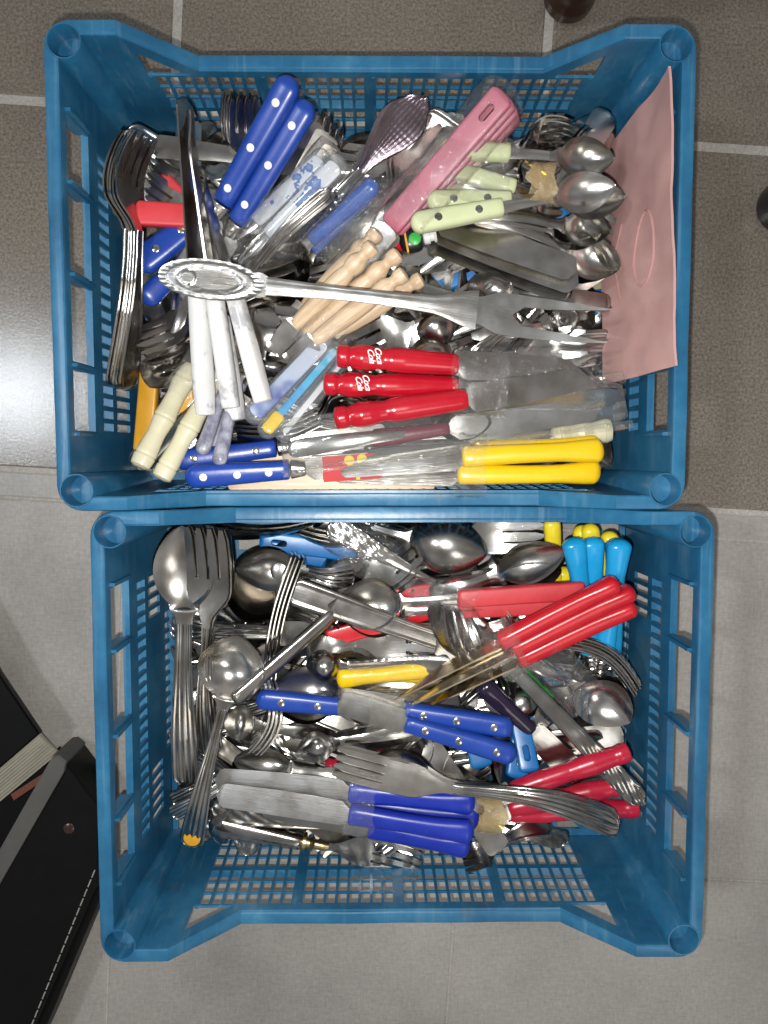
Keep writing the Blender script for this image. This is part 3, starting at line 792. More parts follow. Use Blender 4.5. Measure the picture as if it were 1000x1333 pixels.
it('table_knife', K, 'navy knife with three white rivets, just right of and below its twin', (403, 132, 13.0), (243, 400, 8.0), PI_, 0, body='rivet', hm='bluer', hf=.56, hw=.0080, hh=.0058, head='round', W=.0085, bolster='satin', rivets=('w', (.20, .52, .85)), group='navy riveted knives')
it('table_fork', F, 'clear handled fork with blue cow print, left of its twin', (428, 199, 11.0), (262, 352, 8.8), AC, 0, insert='delft', hf=.60, hw=.0070, head='fork', group='clear handled forks with blue cow print')
it('table_fork', F, 'clear handled fork with blue cow print, nearer the wooden handles', (448, 205, 11.6), (268, 392, 8.4), AC, 0, insert='delft', hf=.56, hw=.0074, head='fork', group='clear handled forks with blue cow print')
it('table_fork', F, 'thin ribbed steel fork beside the blue cow print handles', (429, 247, 12.0), (262, 420, 8.4), SF, 15, 3, style='ribbed', mat='bright', hw=.0048, W=.011)
it('table_spoon', S, 'spoon with pearly blue tapered handle above the wooden handles', (491, 237, 12.6), (330, 380, 9), PI_, 0, body='slim', hm='bluepearl', hf=.52, hw=.0062, hh=.0050, head='spoon', W=.013, mat='bright')
it('table_spoon', S, 'pearly blue handled spoon lying under its twin near the wooden handles', (480, 250, 11.2), (340, 400, 8), PI_, 0, body='slim', hm='bluepearl', hf=.5, hw=.0056, hh=.005, head='spoon', W=.013, mat='bright')
def shell_spoon(L):
    x0 = L * .40; rings = []
    for k in range(33):
        t = k / 32; wd = .0030 + .0115 * sstep(0, .75, t) * math.sqrt(max(.01, 1 - max(0, (t - .72) / .28) ** 2)); K = 41; top = []
        for q in range(K):
            a = -1 + 2 * q / (K - 1); fl = .00022 * abs(math.sin(a * 9 * PI / 2 + .4)) * sstep(.05, .4, t)
            top.append((x0 + (L - x0) * t * (1 - .0) + .004 * (1 - a * a) * sstep(.7, 1, t) + .0012 * math.cos(a * 7 * PI) * sstep(.8, 1, t), a * wd, .0035 * (1 - a * a) * math.sin(PI * min(1, t + .1)) * .4 + .0003 * math.sin(t * 90) - fl))
        rings.append(top + [(x, y, z - .0016) for x, y, z in top[::-1]])
    return [('handle', mesh('handle', *steel_handle(0, x0 + .001, .005, .0032, 'ornate', .002, .002), 'bright')), ('bowl', mesh('bowl', *loft(rings), 'plum', True, 60))]
it('serving_spoon', S, 'scallop fluted silver spoon beside the pink handles', (420, 282, 10.5), (547, 133, 12.6), shell_spoon, -14, 2, (-.004, .0035, -.0034))
# pink slab handles
for k, (dx, dy, z) in enumerate(((0, 0, 13.9), (6, 6, 13.1), (10, 13, 12.3), (13, 23, 11.5))):
    it('table_knife', K, f'flat rose pink handled knife, {PLACE[k]} of the pink stack', (657 + dx, 121 + dy, z), (432 + dx * .8, 382 + dy * .45, z - 5.4), PI_, 0, body='slab', hm='pink', hf=.64, hw=.0080, hh=.0035, head='round', W=.0085, hole=True, group='rose pink handled knives')
# pistachio handles taped to spoons and forks
it('dessert_spoon', S, 'spoon with pistachio two rivet handle, frontmost of four', (535, 292, 13.2), (800, 243, 11.6), PI_, 0, body='rivet', hm='mint', hf=.44, hw=.0067, hh=.0058, head='longspoon', W=.0130, mat='satin', rivets=('m', (.28, .72)), group='pistachio handled cutlery')
it('dessert_spoon', S, 'pistachio handled spoon whose bowl is nearest the foam sheet', (556, 262, 12.0), (812, 258, 11.0), PI_, 0, body='rivet', hm='mint', hf=.42, hw=.0064, hh=.0055, head='longspoon', W=.0135, mat='satin', rivets=('m', (.3, .7)), group='pistachio handled cutlery')
it('dessert_spoon', S, 'pistachio handled spoon with the uppermost bowl of the taped three', (573, 194, 11.8), (798, 208, 11.2), PI_, 0, body='rivet', hm='mint', hf=.40, hw=.0062, hh=.0055, head='longspoon', W=.0135, mat='satin', group='pistachio handled cutlery')
it('dessert_fork', F, 'pistachio handled fork between the taped pistachio spoons', (560, 214, 11.2), (735, 262, 9.5), PI_, 0, body='rivet', hm='mint', hf=.62, hw=.0060, hh=.005, head='fork', W=.010, mat='satin', group='pistachio handled cutlery')
it('dessert_fork', F, 'pistachio handled fork lowest under the tape', (545, 240, 10.4), (730, 285, 9), PI_, 0, body='rivet', hm='mint', hf=.62, hw=.0060, hh=.005, head='fork', W=.010, mat='satin', group='pistachio handled cutlery')
band('tan yellowed tape round the necks of the pistachio handled spoons', (706, 239), 12.0, 0, .016, .0125, .0085, 'amber', 1)
# knife blades pointing right
it('table_knife', K, 'smooth round tipped steel knife, top blade under the pistachio handle', (420, 235, 8.6), (751, 352, 10.9), SK, -7, style='plain', mat='dull', hf=.46, W=.0086, group='round tipped steel knives')
it('table_knife', K, 'smooth round tipped steel knife, middle blade of the three pointing right', (410, 240, 8.0), (753, 370, 10.3), SK, -7, style='plain', mat='dull', hf=.46, W=.0086, group='round tipped steel knives')
it('table_knife', K, 'finely serrated steel knife, lowest blade of the three pointing right', (430, 262, 7.4), (742, 382, 9.6), SK, -10, style='plain', mat='dull', hf=.42, W=.0095, kind='serrated', group='round tipped steel knives')
it('teaspoon', S, 'steel teaspoon with its bowl over the lower right of the pistachio group', (600, 272, 10.6), (793, 302, 10.2), SS, 0, 2, (-.004, -.002, -.003), style='plain', mat='satin', bw=.024, bf=.36, hw=.006)
it('teaspoon', S, 'steel teaspoon with its bowl against the foam sheet, lowest of the bowls', (596, 268, 9.8), (806, 350, 9.6), SS, 0, 3, (-.003, -.002, -.0026), style='plain', mat='satin', bw=.0285, bf=.36, hw=.006)
it('teaspoon', S, 'small dark teaspoon standing near the top right corner post', (745, 238, 7), (768, 166, 9.5), SS, 60, 3, (0, 0, -.003), style='plain', mat='dark', bw=.022, bf=.42, hw=.005)
# wooden handles
for lab, A, B in (('turned beech handled knife, leftmost and partly under its neighbour', (492, 301, 10.4), (362, 436, 8.6)),
                  ('turned beech handled knife, second wooden handle from the left', (487, 319, 12.0), (346, 462, 9.2)),
                  ('turned beech handled knife, middle of the five wooden handles', (520, 329, 11.2), (352, 474, 8.4)),
                  ('turned beech handled knife, fourth wooden handle from the left', (528, 355, 12.2), (366, 476, 9.4)),
                  ('turned beech handled knife, rightmost and lowest wooden handle', (550, 362, 10.4), (392, 462, 8.0))):
    it('steak_knife', K, lab, A, B, PI_, random.uniform(-20, 20), body='wood', hm='wood', hf=.72, hw=.0064, head='steak', W=.0075, mat='dull', group='knives with turned beech handles')
it('serving_fork', 'serving fork', 'long two pronged serving fork with embossed oval handle lying across the heap', (207, 357, 14.0), (794, 424, 12.6), serving_fork, 0)
# crimson bottle handles with white script
for k, (lab, A, B) in enumerate((('crimson bottle shaped knife handle with white script, uppermost of three', (438, 463, 11.9), (782, 488, 10.2)),
                  ('crimson bottle shaped knife handle with white script, middle of three', (421, 500, 11.3), (770, 508, 9.6)),
                  ('crimson bottle shaped knife handle lying lowest of three, grip turned aside', (435, 545, 12.2), (790, 492, 10.9)))):
    r_ = it('steak_knife', K, lab, A, B, PI_, 0, body='cola', hm='cola', hf=(.45, .49, .48)[k], hw=.0084, head='steak', W=.0095, mat='dark', group='crimson bottle shaped knives')[0]
    if k < 2:
        for q, tx in enumerate(('Coca', 'Cola')):
            cu = bpy.data.curves.new('script', 'FONT'); cu.body = tx; cu.size = .0056; cu.shear = .5; cu.extrude = .0001; cu.offset = .00010; cu.space_character = .86
            tmp = bpy.data.objects.new('t', cu); COL.objects.link(tmp)
            me = bpy.data.meshes.new_from_object(tmp.evaluated_get(bpy.context.evaluated_depsgraph_get())); bpy.data.objects.remove(tmp)
            me.materials.clear(); me.materials.append(M['whiteprint'])
            me.transform(Matrix.Rotation(R(-76), 4, 'Z'))
            hd = [c for c in r_.children if c.name.startswith('handle')][0]
            o = ob('script_logo', me, hd); o.location = (.0235 + .0012 * k - .0046 * q, .0062 - q * .0012, .0082)
band('clear wrinkled film round the necks of the crimson bottle handles', (625, 496), 10.9, -2, .034, .023, .011, 'film', 5)
# yellow handles
for k, (A, B, z) in enumerate((((786, 583), (440, 606), 11.2), ((782, 622), (432, 612), 10.6), ((782, 578), (470, 596), 10.2))):
    it('table_knife', K, 'bright yellow handled knife, ' + ('upper of the two clearly seen', 'lower one, nearest the crate wall', 'mostly hidden beneath the other two')[k], (*A, z), (*B, z - .8), PI_, 9, body='swell', hm='yellow', hf=.53, hw=.0078, hh=.0056, head='round', W=.0088, mat='satin', sweep=(.002, -.004, .002)[k], group='bright yellow handled knives')
band('clear crinkled film round the steel just below the pink handles', (478, 308), 10.2, 50, .05, .015, .010, 'film', 31)
band('clear film round the yellow handles where the blades begin', (612, 606), 10.6, -3, .02, .021, .009, 'wrap', 6)
it('table_knife', K, 'navy riveted knife near the lower left, dark bolster, upper of two', (227, 600, 10.2), (505, 566, 8.6), PI_, 0, body='rivet', hm='bluer', hf=.47, hw=.0070, hh=.0058, head='round', W=.008, bolster='dark', rivets=('s', (.2, .8)), group='navy riveted knives by the lower left')
r_ = it('table_knife', K, 'navy riveted knife with red and yellow label, beside the lower crate wall', (241, 621, 11.4), (600, 596, 9.6), PI_, 9, body='rivet', hm='bluer', hf=.37, hw=.0076, hh=.0060, head='round', W=.008, bolster='dark', rivets=('w', (.18, .50, .80)), group='navy riveted knives by the lower left')[0]
Lk = (U(241, 621, 11.4) - U(600, 596, 9.6)).length
lbl = ob('price_label', mesh('price_label', *box(Lk * .49, Lk * .70, -.0098, .0075, .0012, .0016), 'redlabel', False), r_)
ob('letter', mesh('letter', *merge(box(.5 * Lk + .020, .5 * Lk + .0225, -.0095, -.001, .0016, .0019), box(.5 * Lk + .0165, .5 * Lk + .026, -.0052, -.0028, .0016, .0020)), 'yellowprint', False), lbl)
for q, (x, y) in enumerate(((.016, .0038), (.0245, .0042))):
    ob('printed_dot', mesh('printed_dot', *disc(.5 * Lk + x, y, .0020, .0034, .0002, 20), 'yellowprint'), lbl)
it('wooden_stick', 'stick', 'flat pale birch stick under the navy riveted knives', (296, 628, 9.2), (566, 626, 8.6), lambda L: [('stick', mesh('stick', *soft_handle(0, L, lambda t: .0085, lambda t: .0012, 6, .008, .004), 'peach'))])
it('wooden_stick', 'stick', 'flat pale birch stick showing between the two navy riveted knives', (262, 612, 9.0), (470, 592, 8.4), lambda L: [('stick', mesh('stick', *soft_handle(0, L, lambda t: .0085, lambda t: .0012, 6, .008, .004), 'peach'))])
# clear blister tray with a knife in it
def tray(L):
    w_, h_ = .0150, .0090
    rings = [[(x, sy * w_ * q, sz * h_ * q) for sy, sz in ((1, .8), (.9, 1), (-.9, 1), (-1, .8), (-1, -.8), (-.9, -1), (.9, -1), (1, -.8))] for x, q in ((0, .2), (.001, .9), (.006, 1), (L * .3, 1), (L * .31, .93), (L * .62, .93), (L * .63, 1), (L - .012, 1), (L - .002, .75), (L, .2))]
    v, f = loft(rings)
    fl_ = box(0, L, w_ - .001, w_ + .0045, h_ * .75, h_ * .8 + .0004)
    fl2 = box(0, L, -w_ - .0045, -w_ + .001, h_ * .75, h_ * .8 + .0004)
    return [('tray_shell', mesh('tray_shell', v, f, 'blister', True, 30)), ('tray_flange', mesh('tray_flange', *fl_, 'wrap', False)), ('tray_flange', mesh('tray_flange', *fl2, 'wrap', False))]
it('blister_tray', 'plastic packaging', 'long clear plastic blister tray between crimson and yellow handles', (366, 588, 10.4), (814, 524, 10.0), tray, -12)
it('table_knife', K, 'maroon handled knife packed inside the clear blister tray', (480, 572, 10.3), (780, 532, 10.0), PI_, 0, body='taper', hm='maroon', hf=.35, hw=.006, hh=.004, head='round', W=.008, mat='satin')
it('table_spoon', S, 'steel spoon packed inside the clear blister tray', (374, 586, 10.4), (640, 548, 10.2), SS, 0, style='plain', mat='bright', bw=.022, hw=.006)
it('table_knife', K, 'long pale cream handled knife showing its blunt end above the yellow handles', (796, 560, 9.6), (520, 590, 9.2), PI_, 0, body='cream', hm='cream', hf=.28, hw=.0085, head='round', W=.0085, mat='satin')
# left side
for lab, A, B in (('cream turned handle, left one of the pair by the left wall', (181, 608, 12.0), (272, 432, 8.6)), ('cream turned handle, right one of the pair by the left wall', (209, 624, 11.4), (312, 440, 8.4))):
    it('steak_knife', K, lab, A, B, PI_, 0, body='cream', hm='cream', hf=.74, hw=.0074, head='steak', W=.007, mat='satin', group='cream turned handles by the left wall')
for lab, A, B in (('amber yellow handle with a dark seam, nearest the left wall', (187, 590, 7.6), (206, 360, 7.2)), ('amber yellow handle behind the cream turned handles', (247, 560, 6.2), (222, 350, 7.0))):
    r_ = it('table_fork', F, lab, A, B, PI_, 0, body='slab', hm='orange', hf=.52, hw=.0068, hh=.0045, head='fork', W=.011, mat='dull', group='amber yellow handled forks')[0]
it('teaspoon', S, 'small dark mirror teaspoon lying over the amber yellow handle', (262, 372, 8.6), (196, 505, 9.2), SS, 0, style='plain', mat='dark', bw=.026, bf=.36, hw=.006, flip=False)
for k in range(4):
    it('table_fork', F, f'dark fork with tines fanned toward the left wall, {PLACE[k]} of four', (395 - k * 6, 318 + k * 16, 9.4 - k * .35), (177 + k * 8, 446 + k * 12 - (k > 2) * 6, 9.8 - k * .4), SF, 24, style='plain', mat='dark', W=.0125, hf=.34, group='dark forks fanned toward the left wall')
for lab, A, B, hw in (('clear handle with blue print, upper of three below the white handles', (322, 549, 11.6), (476, 388, 8.6), .0076), ('clear handle with yellow and cyan print, middle of three', (340, 568, 11.0), (492, 392, 8.2), .0070), ('clear handle without colour, nearest the crimson handles', (362, 573, 10.4), (500, 404, 7.8), .0068)):
    ins, iw, tip = ('bluegrad', .7, None) if 'blue print' in lab else ('skystripe', .36, 'yellow') if 'cyan' in lab else ('whiteprint', .3, None)
    it('table_fork', F, lab, A, B, AC, 0, insert=ins, iw=iw, tip=tip, hf=.66, hw=hw, head='fork', W=.010, group='clear handled forks below the white handles')
band('clear film bunched round the necks of the clear handled forks', (425, 442), 10.2, 46, .03, .017, .010, 'film', 9)
for lab, A, B in (('grey marbled slim handle, left of the pair above the navy handles', (262, 592, 10.8), (330, 400, 9.0)), ('grey marbled slim handle, right of the pair above the navy handles', (284, 606, 11.4), (328, 420, 9.6)), ('grey marbled slim handle lying beneath the other two', (272, 590, 9.8), (345, 440, 8.0))):
    it('teaspoon', S, lab, A, B, PI_, 0, body='slim', hm='greypearl', hf=.6, hw=.0050, hh=.0042, head='spoon', W=.011, group='grey marbled slim teaspoons')
it('table_knife', K, 'red flat handled knife near the long serrated blades', (176, 278, 10.4), (345, 288, 9.4), PI_, 0, body='slab', hm='redflat', hf=.45, hw=.0078, hh=.0045, head='round', W=.008)
it('table_knife', K, 'red flat handled knife buried deeper left of the navy handle', (205, 232, 8.6), (300, 330, 7.6), PI_, 0, body='slab', hm='redflat', hf=.55, hw=.0078, hh=.0045, head='round', W=.008)
it('table_knife', K, 'navy riveted knife poking out left above the serving fork handle', (176, 348, 9.8), (340, 226, 9), PI_, 0, body='rivet', hm='bluer', hf=.5, hw=.0095, hh=.005, head='round', W=.0085, rivets=('s', (.35, .75)))
it('table_knife', K, 'navy handled knife half hidden at the left under the serving fork', (186, 394, 9.0), (262, 318, 8), PI_, 20, body='rivet', hm='bluer', hf=.7, hw=.0075, hh=.005, head='round', W=.0085)
for k in range(3):
    it('table_fork', F, f'steel fork with pinkish tines left of the serrated blades, {PLACE[k]}', (330 + k * 8, 318 - k * 14, 8.6 - k * .4), (192 + k * 4, 250 - k * 20, 10.2 - k * .5), SF, 12, style='plain', mat='dull', W=.0115, hf=.38, group='forks left of the serrated blades')
it('table_knife', K, 'flat steel knife handle lying level behind the serrated blades', (200, 190, 10.2), (420, 214, 9), SK, 0, style='plain', mat='dull', hf=.5, hw=.0075, W=.0085)
it('teaspoon', S, 'small fluted teaspoon just left of the navy handles', (356, 236, 8.2), (270, 184, 9.6), SS, 0, 2, style='ribbed', mat='bright', bw=.024, bf=.42, hw=.005)
it('table_fork', F, 'bright steel fork upright with tines left of the navy handles', (330, 330, 7.6), (320, 129, 11.4), SF, 20, 4, (.0015, .0012, -.0026), style='plain', mat='bright', W=.0105, hf=.40)
for k in range(5):
    it('table_knife', K, f'ribbed blade pointing up right beside the navy handles, {PLACE[k]}', (318 + k * 5, 352 + k * 4, 8.4 - k * .2), (438 - k * 5, 196 - k * 11, 10.6 - k * .5), SK, 25 - k * 6, style='edge', mat='bright' if k % 2 else 'dark', hf=.5, W=.0085, kind='serrated', group='ribbed blades beside the navy handles')
for k in range(4):
    it('table_fork', F, f'steel fork with upturned tines near the top wall, {PLACE[k]} of four', (360 + k * 5, 262 + k * 9, 7.6), (434 - k * 3, 156 + k * 9, 10.0 - k * .4), SF, -10, style='edge', mat='dark', W=.0110, group='forks near the top wall')
it('serving_fork', F, 'broad steel salad fork beneath the pink handles', (438, 330, 8.4), (580, 168, 10.6), SF, 0, 3, (-.003, .002, -.003), style='plain', mat='satin', W=.0165, hf=.46)
it('table_spoon', S, 'pearly white plastic spoon end behind the pink handles', (508, 262, 9), (475, 300, 8.6), lambda L, **k: PI_(L, body='slim', hm='pearl', hf=.7, hw=.008, hh=.005, head='spoon', W=.010))
for k in range(4):
    it('table_fork', F, f'fork curving level along the top wall right of the pink handles, {PLACE[k]}', (575, 232 + k * 9, 8.0), (748 - k * 12, 172 + k * 11, 10.4 - k * .5), SF, 66 - k * 14, style='plain', mat='dull' if k % 2 else 'bright', W=.0105, depth=.011, group='forks along the top wall')
it('table_fork', F, 'narrow steel fork pointing up behind the tan tape', (650, 300, 8), (712, 196, 10.4), SF, 10, 3, (0, .0014, -.0024), style='plain', mat='bright', W=.0085, hf=.42)
it('table_fork', F, 'steel fork with curved tines below the tan tape', (590, 262, 8.6), (722, 262, 9.6), SF, 30, 4, (.001, -.003, -.0024), style='plain', mat='satin', W=.0105, hf=.45)
for lab, A, B in (('azure handle with a hanging hole below the taped bowls', (740, 268, 8.4), (560, 352, 6.4)), ('azure handle lying under the round tipped blades', (735, 330, 6.6), (560, 372, 5.8)), ('azure handle showing left of the nested dark bowls', (640, 338, 6.2), (490, 402, 5.6)), ('azure handle deep below the serving fork prongs', (790, 392, 5.4), (600, 430, 5.0)), ('azure handle deep beneath the bright splayed fork', (480, 452, 5.8), (640, 402, 5.2))):
    it('table_knife', K, lab, A, B, PI_, 0, body='slab', hm='azure', hf=.62, hw=.0092, hh=.0045, head='round', W=.009, hole=True, group='azure flat handled knives')
it('table_spoon', S, 'dark round bowled spoon below the three round tipped blades', (792, 396, 8.2), (607, 372, 9.8), SS, 0, 3, (-.0016, 0, -.0022), style='plain', mat='dark', bw=.0245, bf=.36, hw=.0065)
it('teaspoon', S, 'polished teaspoon with glinting bowl above the serving fork prongs', (640, 410, 8.4), (745, 374, 9.4), SS, 0, 2, style='plain', mat='bright', bw=.019, bf=.4, hw=.005)
it('teaspoon', S, 'polished teaspoon whose bowl lies between the serving fork prongs', (640, 440, 8.2), (752, 412, 8.8), SS, 0, 1, style='plain', mat='bright', bw=.021, bf=.4, hw=.005)
it('table_fork', F, 'steel fork with tines pointing right under the serving fork prongs', (560, 476, 8.0), (764, 452, 9.0), SF, 0, 2, (-.001, .003, -.0028), style='plain', mat='bright', W=.0135, hf=.42)
it('table_fork', F, 'small dark tined fork below the serving fork prongs', (600, 418, 7.6), (716, 482, 8.4), SF, 0, style='plain', mat='dull', W=.010, hf=.4)
it('table_fork', F, 'bright splayed fork below the middle of the serving fork', (640, 372, 8.2), (462, 462, 9.4), SF, 0, style='plain', mat='bright', W=.0150, hf=.44)
it('table_fork', F, 'second bright splayed fork just right of the first', (676, 392, 7.8), (500, 478, 8.8), SF, 0, style='plain', mat='bright', W=.0145, hf=.44)
it('table_spoon', S, 'dark rounded spoon back under the middle of the serving fork', (520, 330, 7.8), (580, 448, 9.6), SS, 180, style='plain', mat='dark', bw=.028, bf=.42)
it('teaspoon', S, 'spoon bowl with a star glint above the crimson handles', (680, 415, 8), (533, 472, 9.2), SS, 180, style='plain', mat='dark', bw=.026, bf=.40)
for k in range(6):
    it('table_knife', K, f'striped steel handle fanned below the serving fork head, {PLACE[k]}', (600 + k * 15, 482 + k * 2, 8.4 - k * .2), (700 + k * 12, 396 + k * 2, 8.6 - k * .3), SS if k % 2 else SF, 8 * k - 20, style='edge' if k % 2 else 'ribbed', mat='bright' if k % 3 else 'satin', hw=.0068, group='striped steel handles below the serving fork head')
it('beaded_knife', K, 'knife with beaded handle edge passing under the serving fork', (540, 376, 8.8), (662, 410, 8.8), SK, 0, style='beaded', mat='bright', hf=.9, hw=.006)
for k in range(3):
    it('teaspoon', S, f'steel spoon in the gap between white handles and wood, {PLACE[k]}', (352 + k * 12, 398 - k * 3, 8.8), (330 + k * 22, 520 - k * 25, 9.0 - k * .5), SS, 180 * (k % 2), style='plain', mat='bright' if k != 1 else 'dull', bw=.027, bf=.4, group='spoons between the white and wooden handles')
it('charm', 'charm', 'small black charm with green face and white cap beside the pistachio handle', (520, 316, 9.2), (568, 306, 9.4), lambda L: [
    ('charm_body', mesh('charm_body', *soft_handle(0, L * .62, lambda t: .0085, lambda t: .006, 2.4, .006, .004), 'black')),
    ('green_patch', mesh('green_patch', *disc(L * .42, -.001, .0058, .0042, .001, 10), 'green')),
    ('orange_band', mesh('orange_band', *box(L * .16, L * .21, -.0088, .0088, -.004, .0066), 'orange', False)),
    ('white_cap', mesh('white_cap', *lathe_handle(L * .64, L, [(0, .7), (.1, 1), (.5, 1), (.52, .7), (.8, .7), (.82, 1), (1, .9)], .0048), 'white'))])
it('table_spoon', S, 'red handled spoon tip peeking above the small black charm', (525, 298, 9.0), (490, 350, 7.6), PI_, 0, body='taper', hm='red', hf=.7, hw=.0085, hh=.005, head='spoon', W=.012)
it('table_knife', K, 'dark steel blade over the upper crimson handle reaching the foam sheet', (600, 505, 9.6), (784, 478, 10.0), SK, 10, style='plain', mat='dark', hf=.1, W=.0098, kind='point')
it('table_fork', F, 'steel forks curving beneath the clear blister tray', (310, 575, 9.0), (480, 538, 9.6), SF, 60, 4, (0, .001, -.003), style='edge', mat='dull', W=.012, depth=.011)
it('steak_knife', K, 'finely serrated steak knife just above the clear blister tray', (560, 540, 9.8), (806, 516, 10.2), SK, 40, style='plain', mat='satin', hf=.2, W=.0085, kind='serrated')

band('clear film sleeve over the two uppermost pistachio handles', (615, 222), 12.2, -8, .05, .020, .010, 'film', 51)
band('clear film round the crimson knife blades toward the foam sheet', (705, 492), 10.3, -1, .08, .021, .008, 'film', 53)
band('clear film sleeve over the pearly blue handles', (450, 285), 12.0, 47, .06, .012, .009, 'film', 54)
band('clear film round the cream turned handles where they meet', (262, 490), 10.6, 55, .04, .016, .009, 'film', 55)
band('clear film sleeve over the rose pink handles', (590, 205), 13.2, 49, .095, .0165, .0145, 'film', 41)
band('clear film sleeve over the blue cow print handles', (392, 262), 11.2, 48, .075, .0165, .0110, 'film', 43)
band('clear film sleeve over the steel between the pistachio handles and the wood', (470, 262), 10.4, 60, .05, .014, .008, 'film', 44)
band('clear film over the steel forks left of the navy handles', (322, 300), 9.8, 60, .06, .016, .010, 'film', 46)
# foam sheet and card
def quad_sheet(corners, nu, nv, th, bulge, name, mat, seed):
    c = [U(*p) for p in corners]                 # top-back, top-front, bottom-front, bottom-back
    V, Fc = [], []
    nrm = (c[1] - c[0]).cross(c[3] - c[0]).normalized()
    def P(i, j, s):
        u, v = i / nu, j / nv
        p = (c[0] * (1 - u) + c[1] * u) * (1 - v) + (c[3] * (1 - u) + c[2] * u) * v
        q = bulge * math.sin(PI * v) * (.6 + .4 * math.sin(PI * u)) + .0040 * noise.noise(Vector((u * 3, v * 2.2, seed))) + .0007 * noise.noise(Vector((u * 11, v * 8, seed)))
        return p + nrm * (q + (th if s else 0)) + Vector((.0012 * noise.noise(Vector((u * 4, 9, seed))), 0, 0))
    return mesh(name, *grid_plate(nu, nv, P, lambda i, j: False), mat), P
me, PF = quad_sheet([(870, 86, 14.9), (879, 476, 14.9), (783, 502, 7.4), (786, 196, 5.0)], 44, 16, .0016, .0025, 'foam_sheet', 'foam', 3)
sh = ob('foam_sheet', me, None, label='pink foam sheet leaning against the right wall of the farther crate', category='foam sheet')
loop = []
for k in range(40):
    a = 2 * PI * k / 40; u = .53 + .135 * math.cos(a); v = .42 + .13 * math.sin(a) + .03 * math.cos(a)
    i, j = u * 44, v * 16; s0 = PF(i, j, 0); s1 = PF(i, j, 1); up = s0 if s0.z > s1.z else s1
    loop.append(up + Vector((-.0002, 0, .0001)))
ob('loop_crease', mesh('loop_crease', *tube(loop, .00075, 6, True), 'foamline'), sh)
loop = []
for k in range(16):
    t = k / 15; u = .38 + .30 * t; v = .70 + .10 * math.sin(t * 2.6)
    s0 = PF(u * 44, v * 16, 0); s1 = PF(u * 44, v * 16, 1); loop.append((s0 if s0.z > s1.z else s1) + Vector((-.0002, 0, .0001)))
ob('long_crease', mesh('long_crease', *tube(loop, .0006, 6), 'foamline'), sh)
me, _ = quad_sheet([(800, 335, 7.0), (795, 442, 6.5), (772, 482, 4.5), (774, 360, 4.8)], 10, 4, .0012, .001, 'card', 'card', 8)
ob('card', me, None, label='cream card tucked between foam sheet and cutlery', category='card')

# ------------------------------------------------------------------ the heap in the nearer crate
it('serving_spoon', S, 'large steel serving spoon lying along the left wall', (243, 1018, 8.6), (238, 684, 10.4), SS, 0, 3, (0, .0008, -.0030), style='ribbed', mat='dull', bw=.041, bf=.37, hw=.0095, neck=.0055, depth=.008, end='flat')
it('serving_fork', F, 'large steel fork lying over the big serving spoon bowl', (270, 985, 8.0), (265, 688, 11.2), SF, -12, 3, (.0005, -.0008, -.0026), style='ribbed', mat='dull', W=.0150, hf=.42, hw=.0075, depth=.006)
it('sauce_ladle', 'ladle', 'round bowled steel ladle with chevron handle end and yellow dot', (248, 1103, 8.6), (312, 826, 10.6), lambda L: [
    ('handle', mesh('handle', *steel_handle(0, L * .66, .0088, .0036, 'ribbed', .010, .0028), 'dull')),
    ('bowl', mesh('bowl', *bowl(L * .655, L, .047, .014, .0040), 'bright', True, 60)),
    ('yellow_dot', mesh('yellow_dot', *disc(.0095, 0, .0030, .0060, .0008, 18), 'orange'))])
it('table_spoon', S, 'broad steel spoon with bowl near the top wall, beside azure handle', (462, 752, 6.8), (308, 738, 7.8), SS, -14, 3, (.001, 0, -.0030), style='ribbed', mat='satin', bw=.032, bf=.6, hw=.008, neck=.004, depth=.010)
it('table_spoon', S, 'dark backed spoon, arc shaped, near the upper left of the heap', (452, 812, 6.6), (296, 756, 7.4), SS, 40, 4, (0, .0010, -.0034), style='plain', mat='dark', bw=.036, bf=.52, hw=.008, depth=.011)
it('table_knife', K, 'azure handle with a hanging hole along the top wall', (338, 703, 6.2), (540, 728, 5.0), PI_, 0, body='slab', hm='azure', hf=.62, hw=.0074, hh=.0050, head='round', W=.009, hole=True, group='azure handles by the top wall')
it('table_knife', K, 'azure handle lying under its twin by the top wall', (345, 714, 5.2), (545, 745, 4.4), PI_, 0, body='slab', hm='azure', hf=.62, hw=.0074, hh=.0050, head='round', W=.009, group='azure handles by the top wall')
it('table_fork', F, 'ornate bright steel handle slanting beside the azure handle end', (428, 681, 7.6), (640, 800, 6.2), SF, 0, style='ornate', mat='bright', hw=.0092, W=.012)
band('clear tape over the end of the azure handle', (478, 722), 6.6, -20, .03, .018, .008, 'wrap', 12)
it('table_fork', F, 'long fork handle running along the top wall', (262, 690, 6.8), (470, 684, 6.4), SF, 60, 2, (0, .001, -.0028), style='plain', mat='bright', W=.012, hf=.3)
it('serving_spoon', S, 'big dark mirror spoon near the top wall with white glint', (400, 668, 6.0), (634, 722, 8.2), SS, 180, 2, (0, 0, .0028), style='plain', mat='dark', bw=.041, bf=.48, hw=.008, depth=.011)
for k in range(4):
    it('table_fork', F, f'steel fork with tines against the dark mirror spoon, {PLACE[k]}', (430 - k * 6, 792 + k * 8, 6.6), (543 - k * 4, 708 + k * 14, 7.6 - k * .5), SF, -20, style='plain', mat='dull' if k % 2 else 'satin', W=.0130, hf=.62, group='forks against the dark mirror spoon')
for k in range(3):
    it('table_fork', F, f'fork curving under the top rim left of the dark mirror spoon, {PLACE[k]}', (380, 690 + k * 6, 5.6), (552 - k * 8, 682 + k * 11, 6.8 - k * .3), SF, 50, style='plain', mat='dull', W=.012, group='forks curving under the top rim')
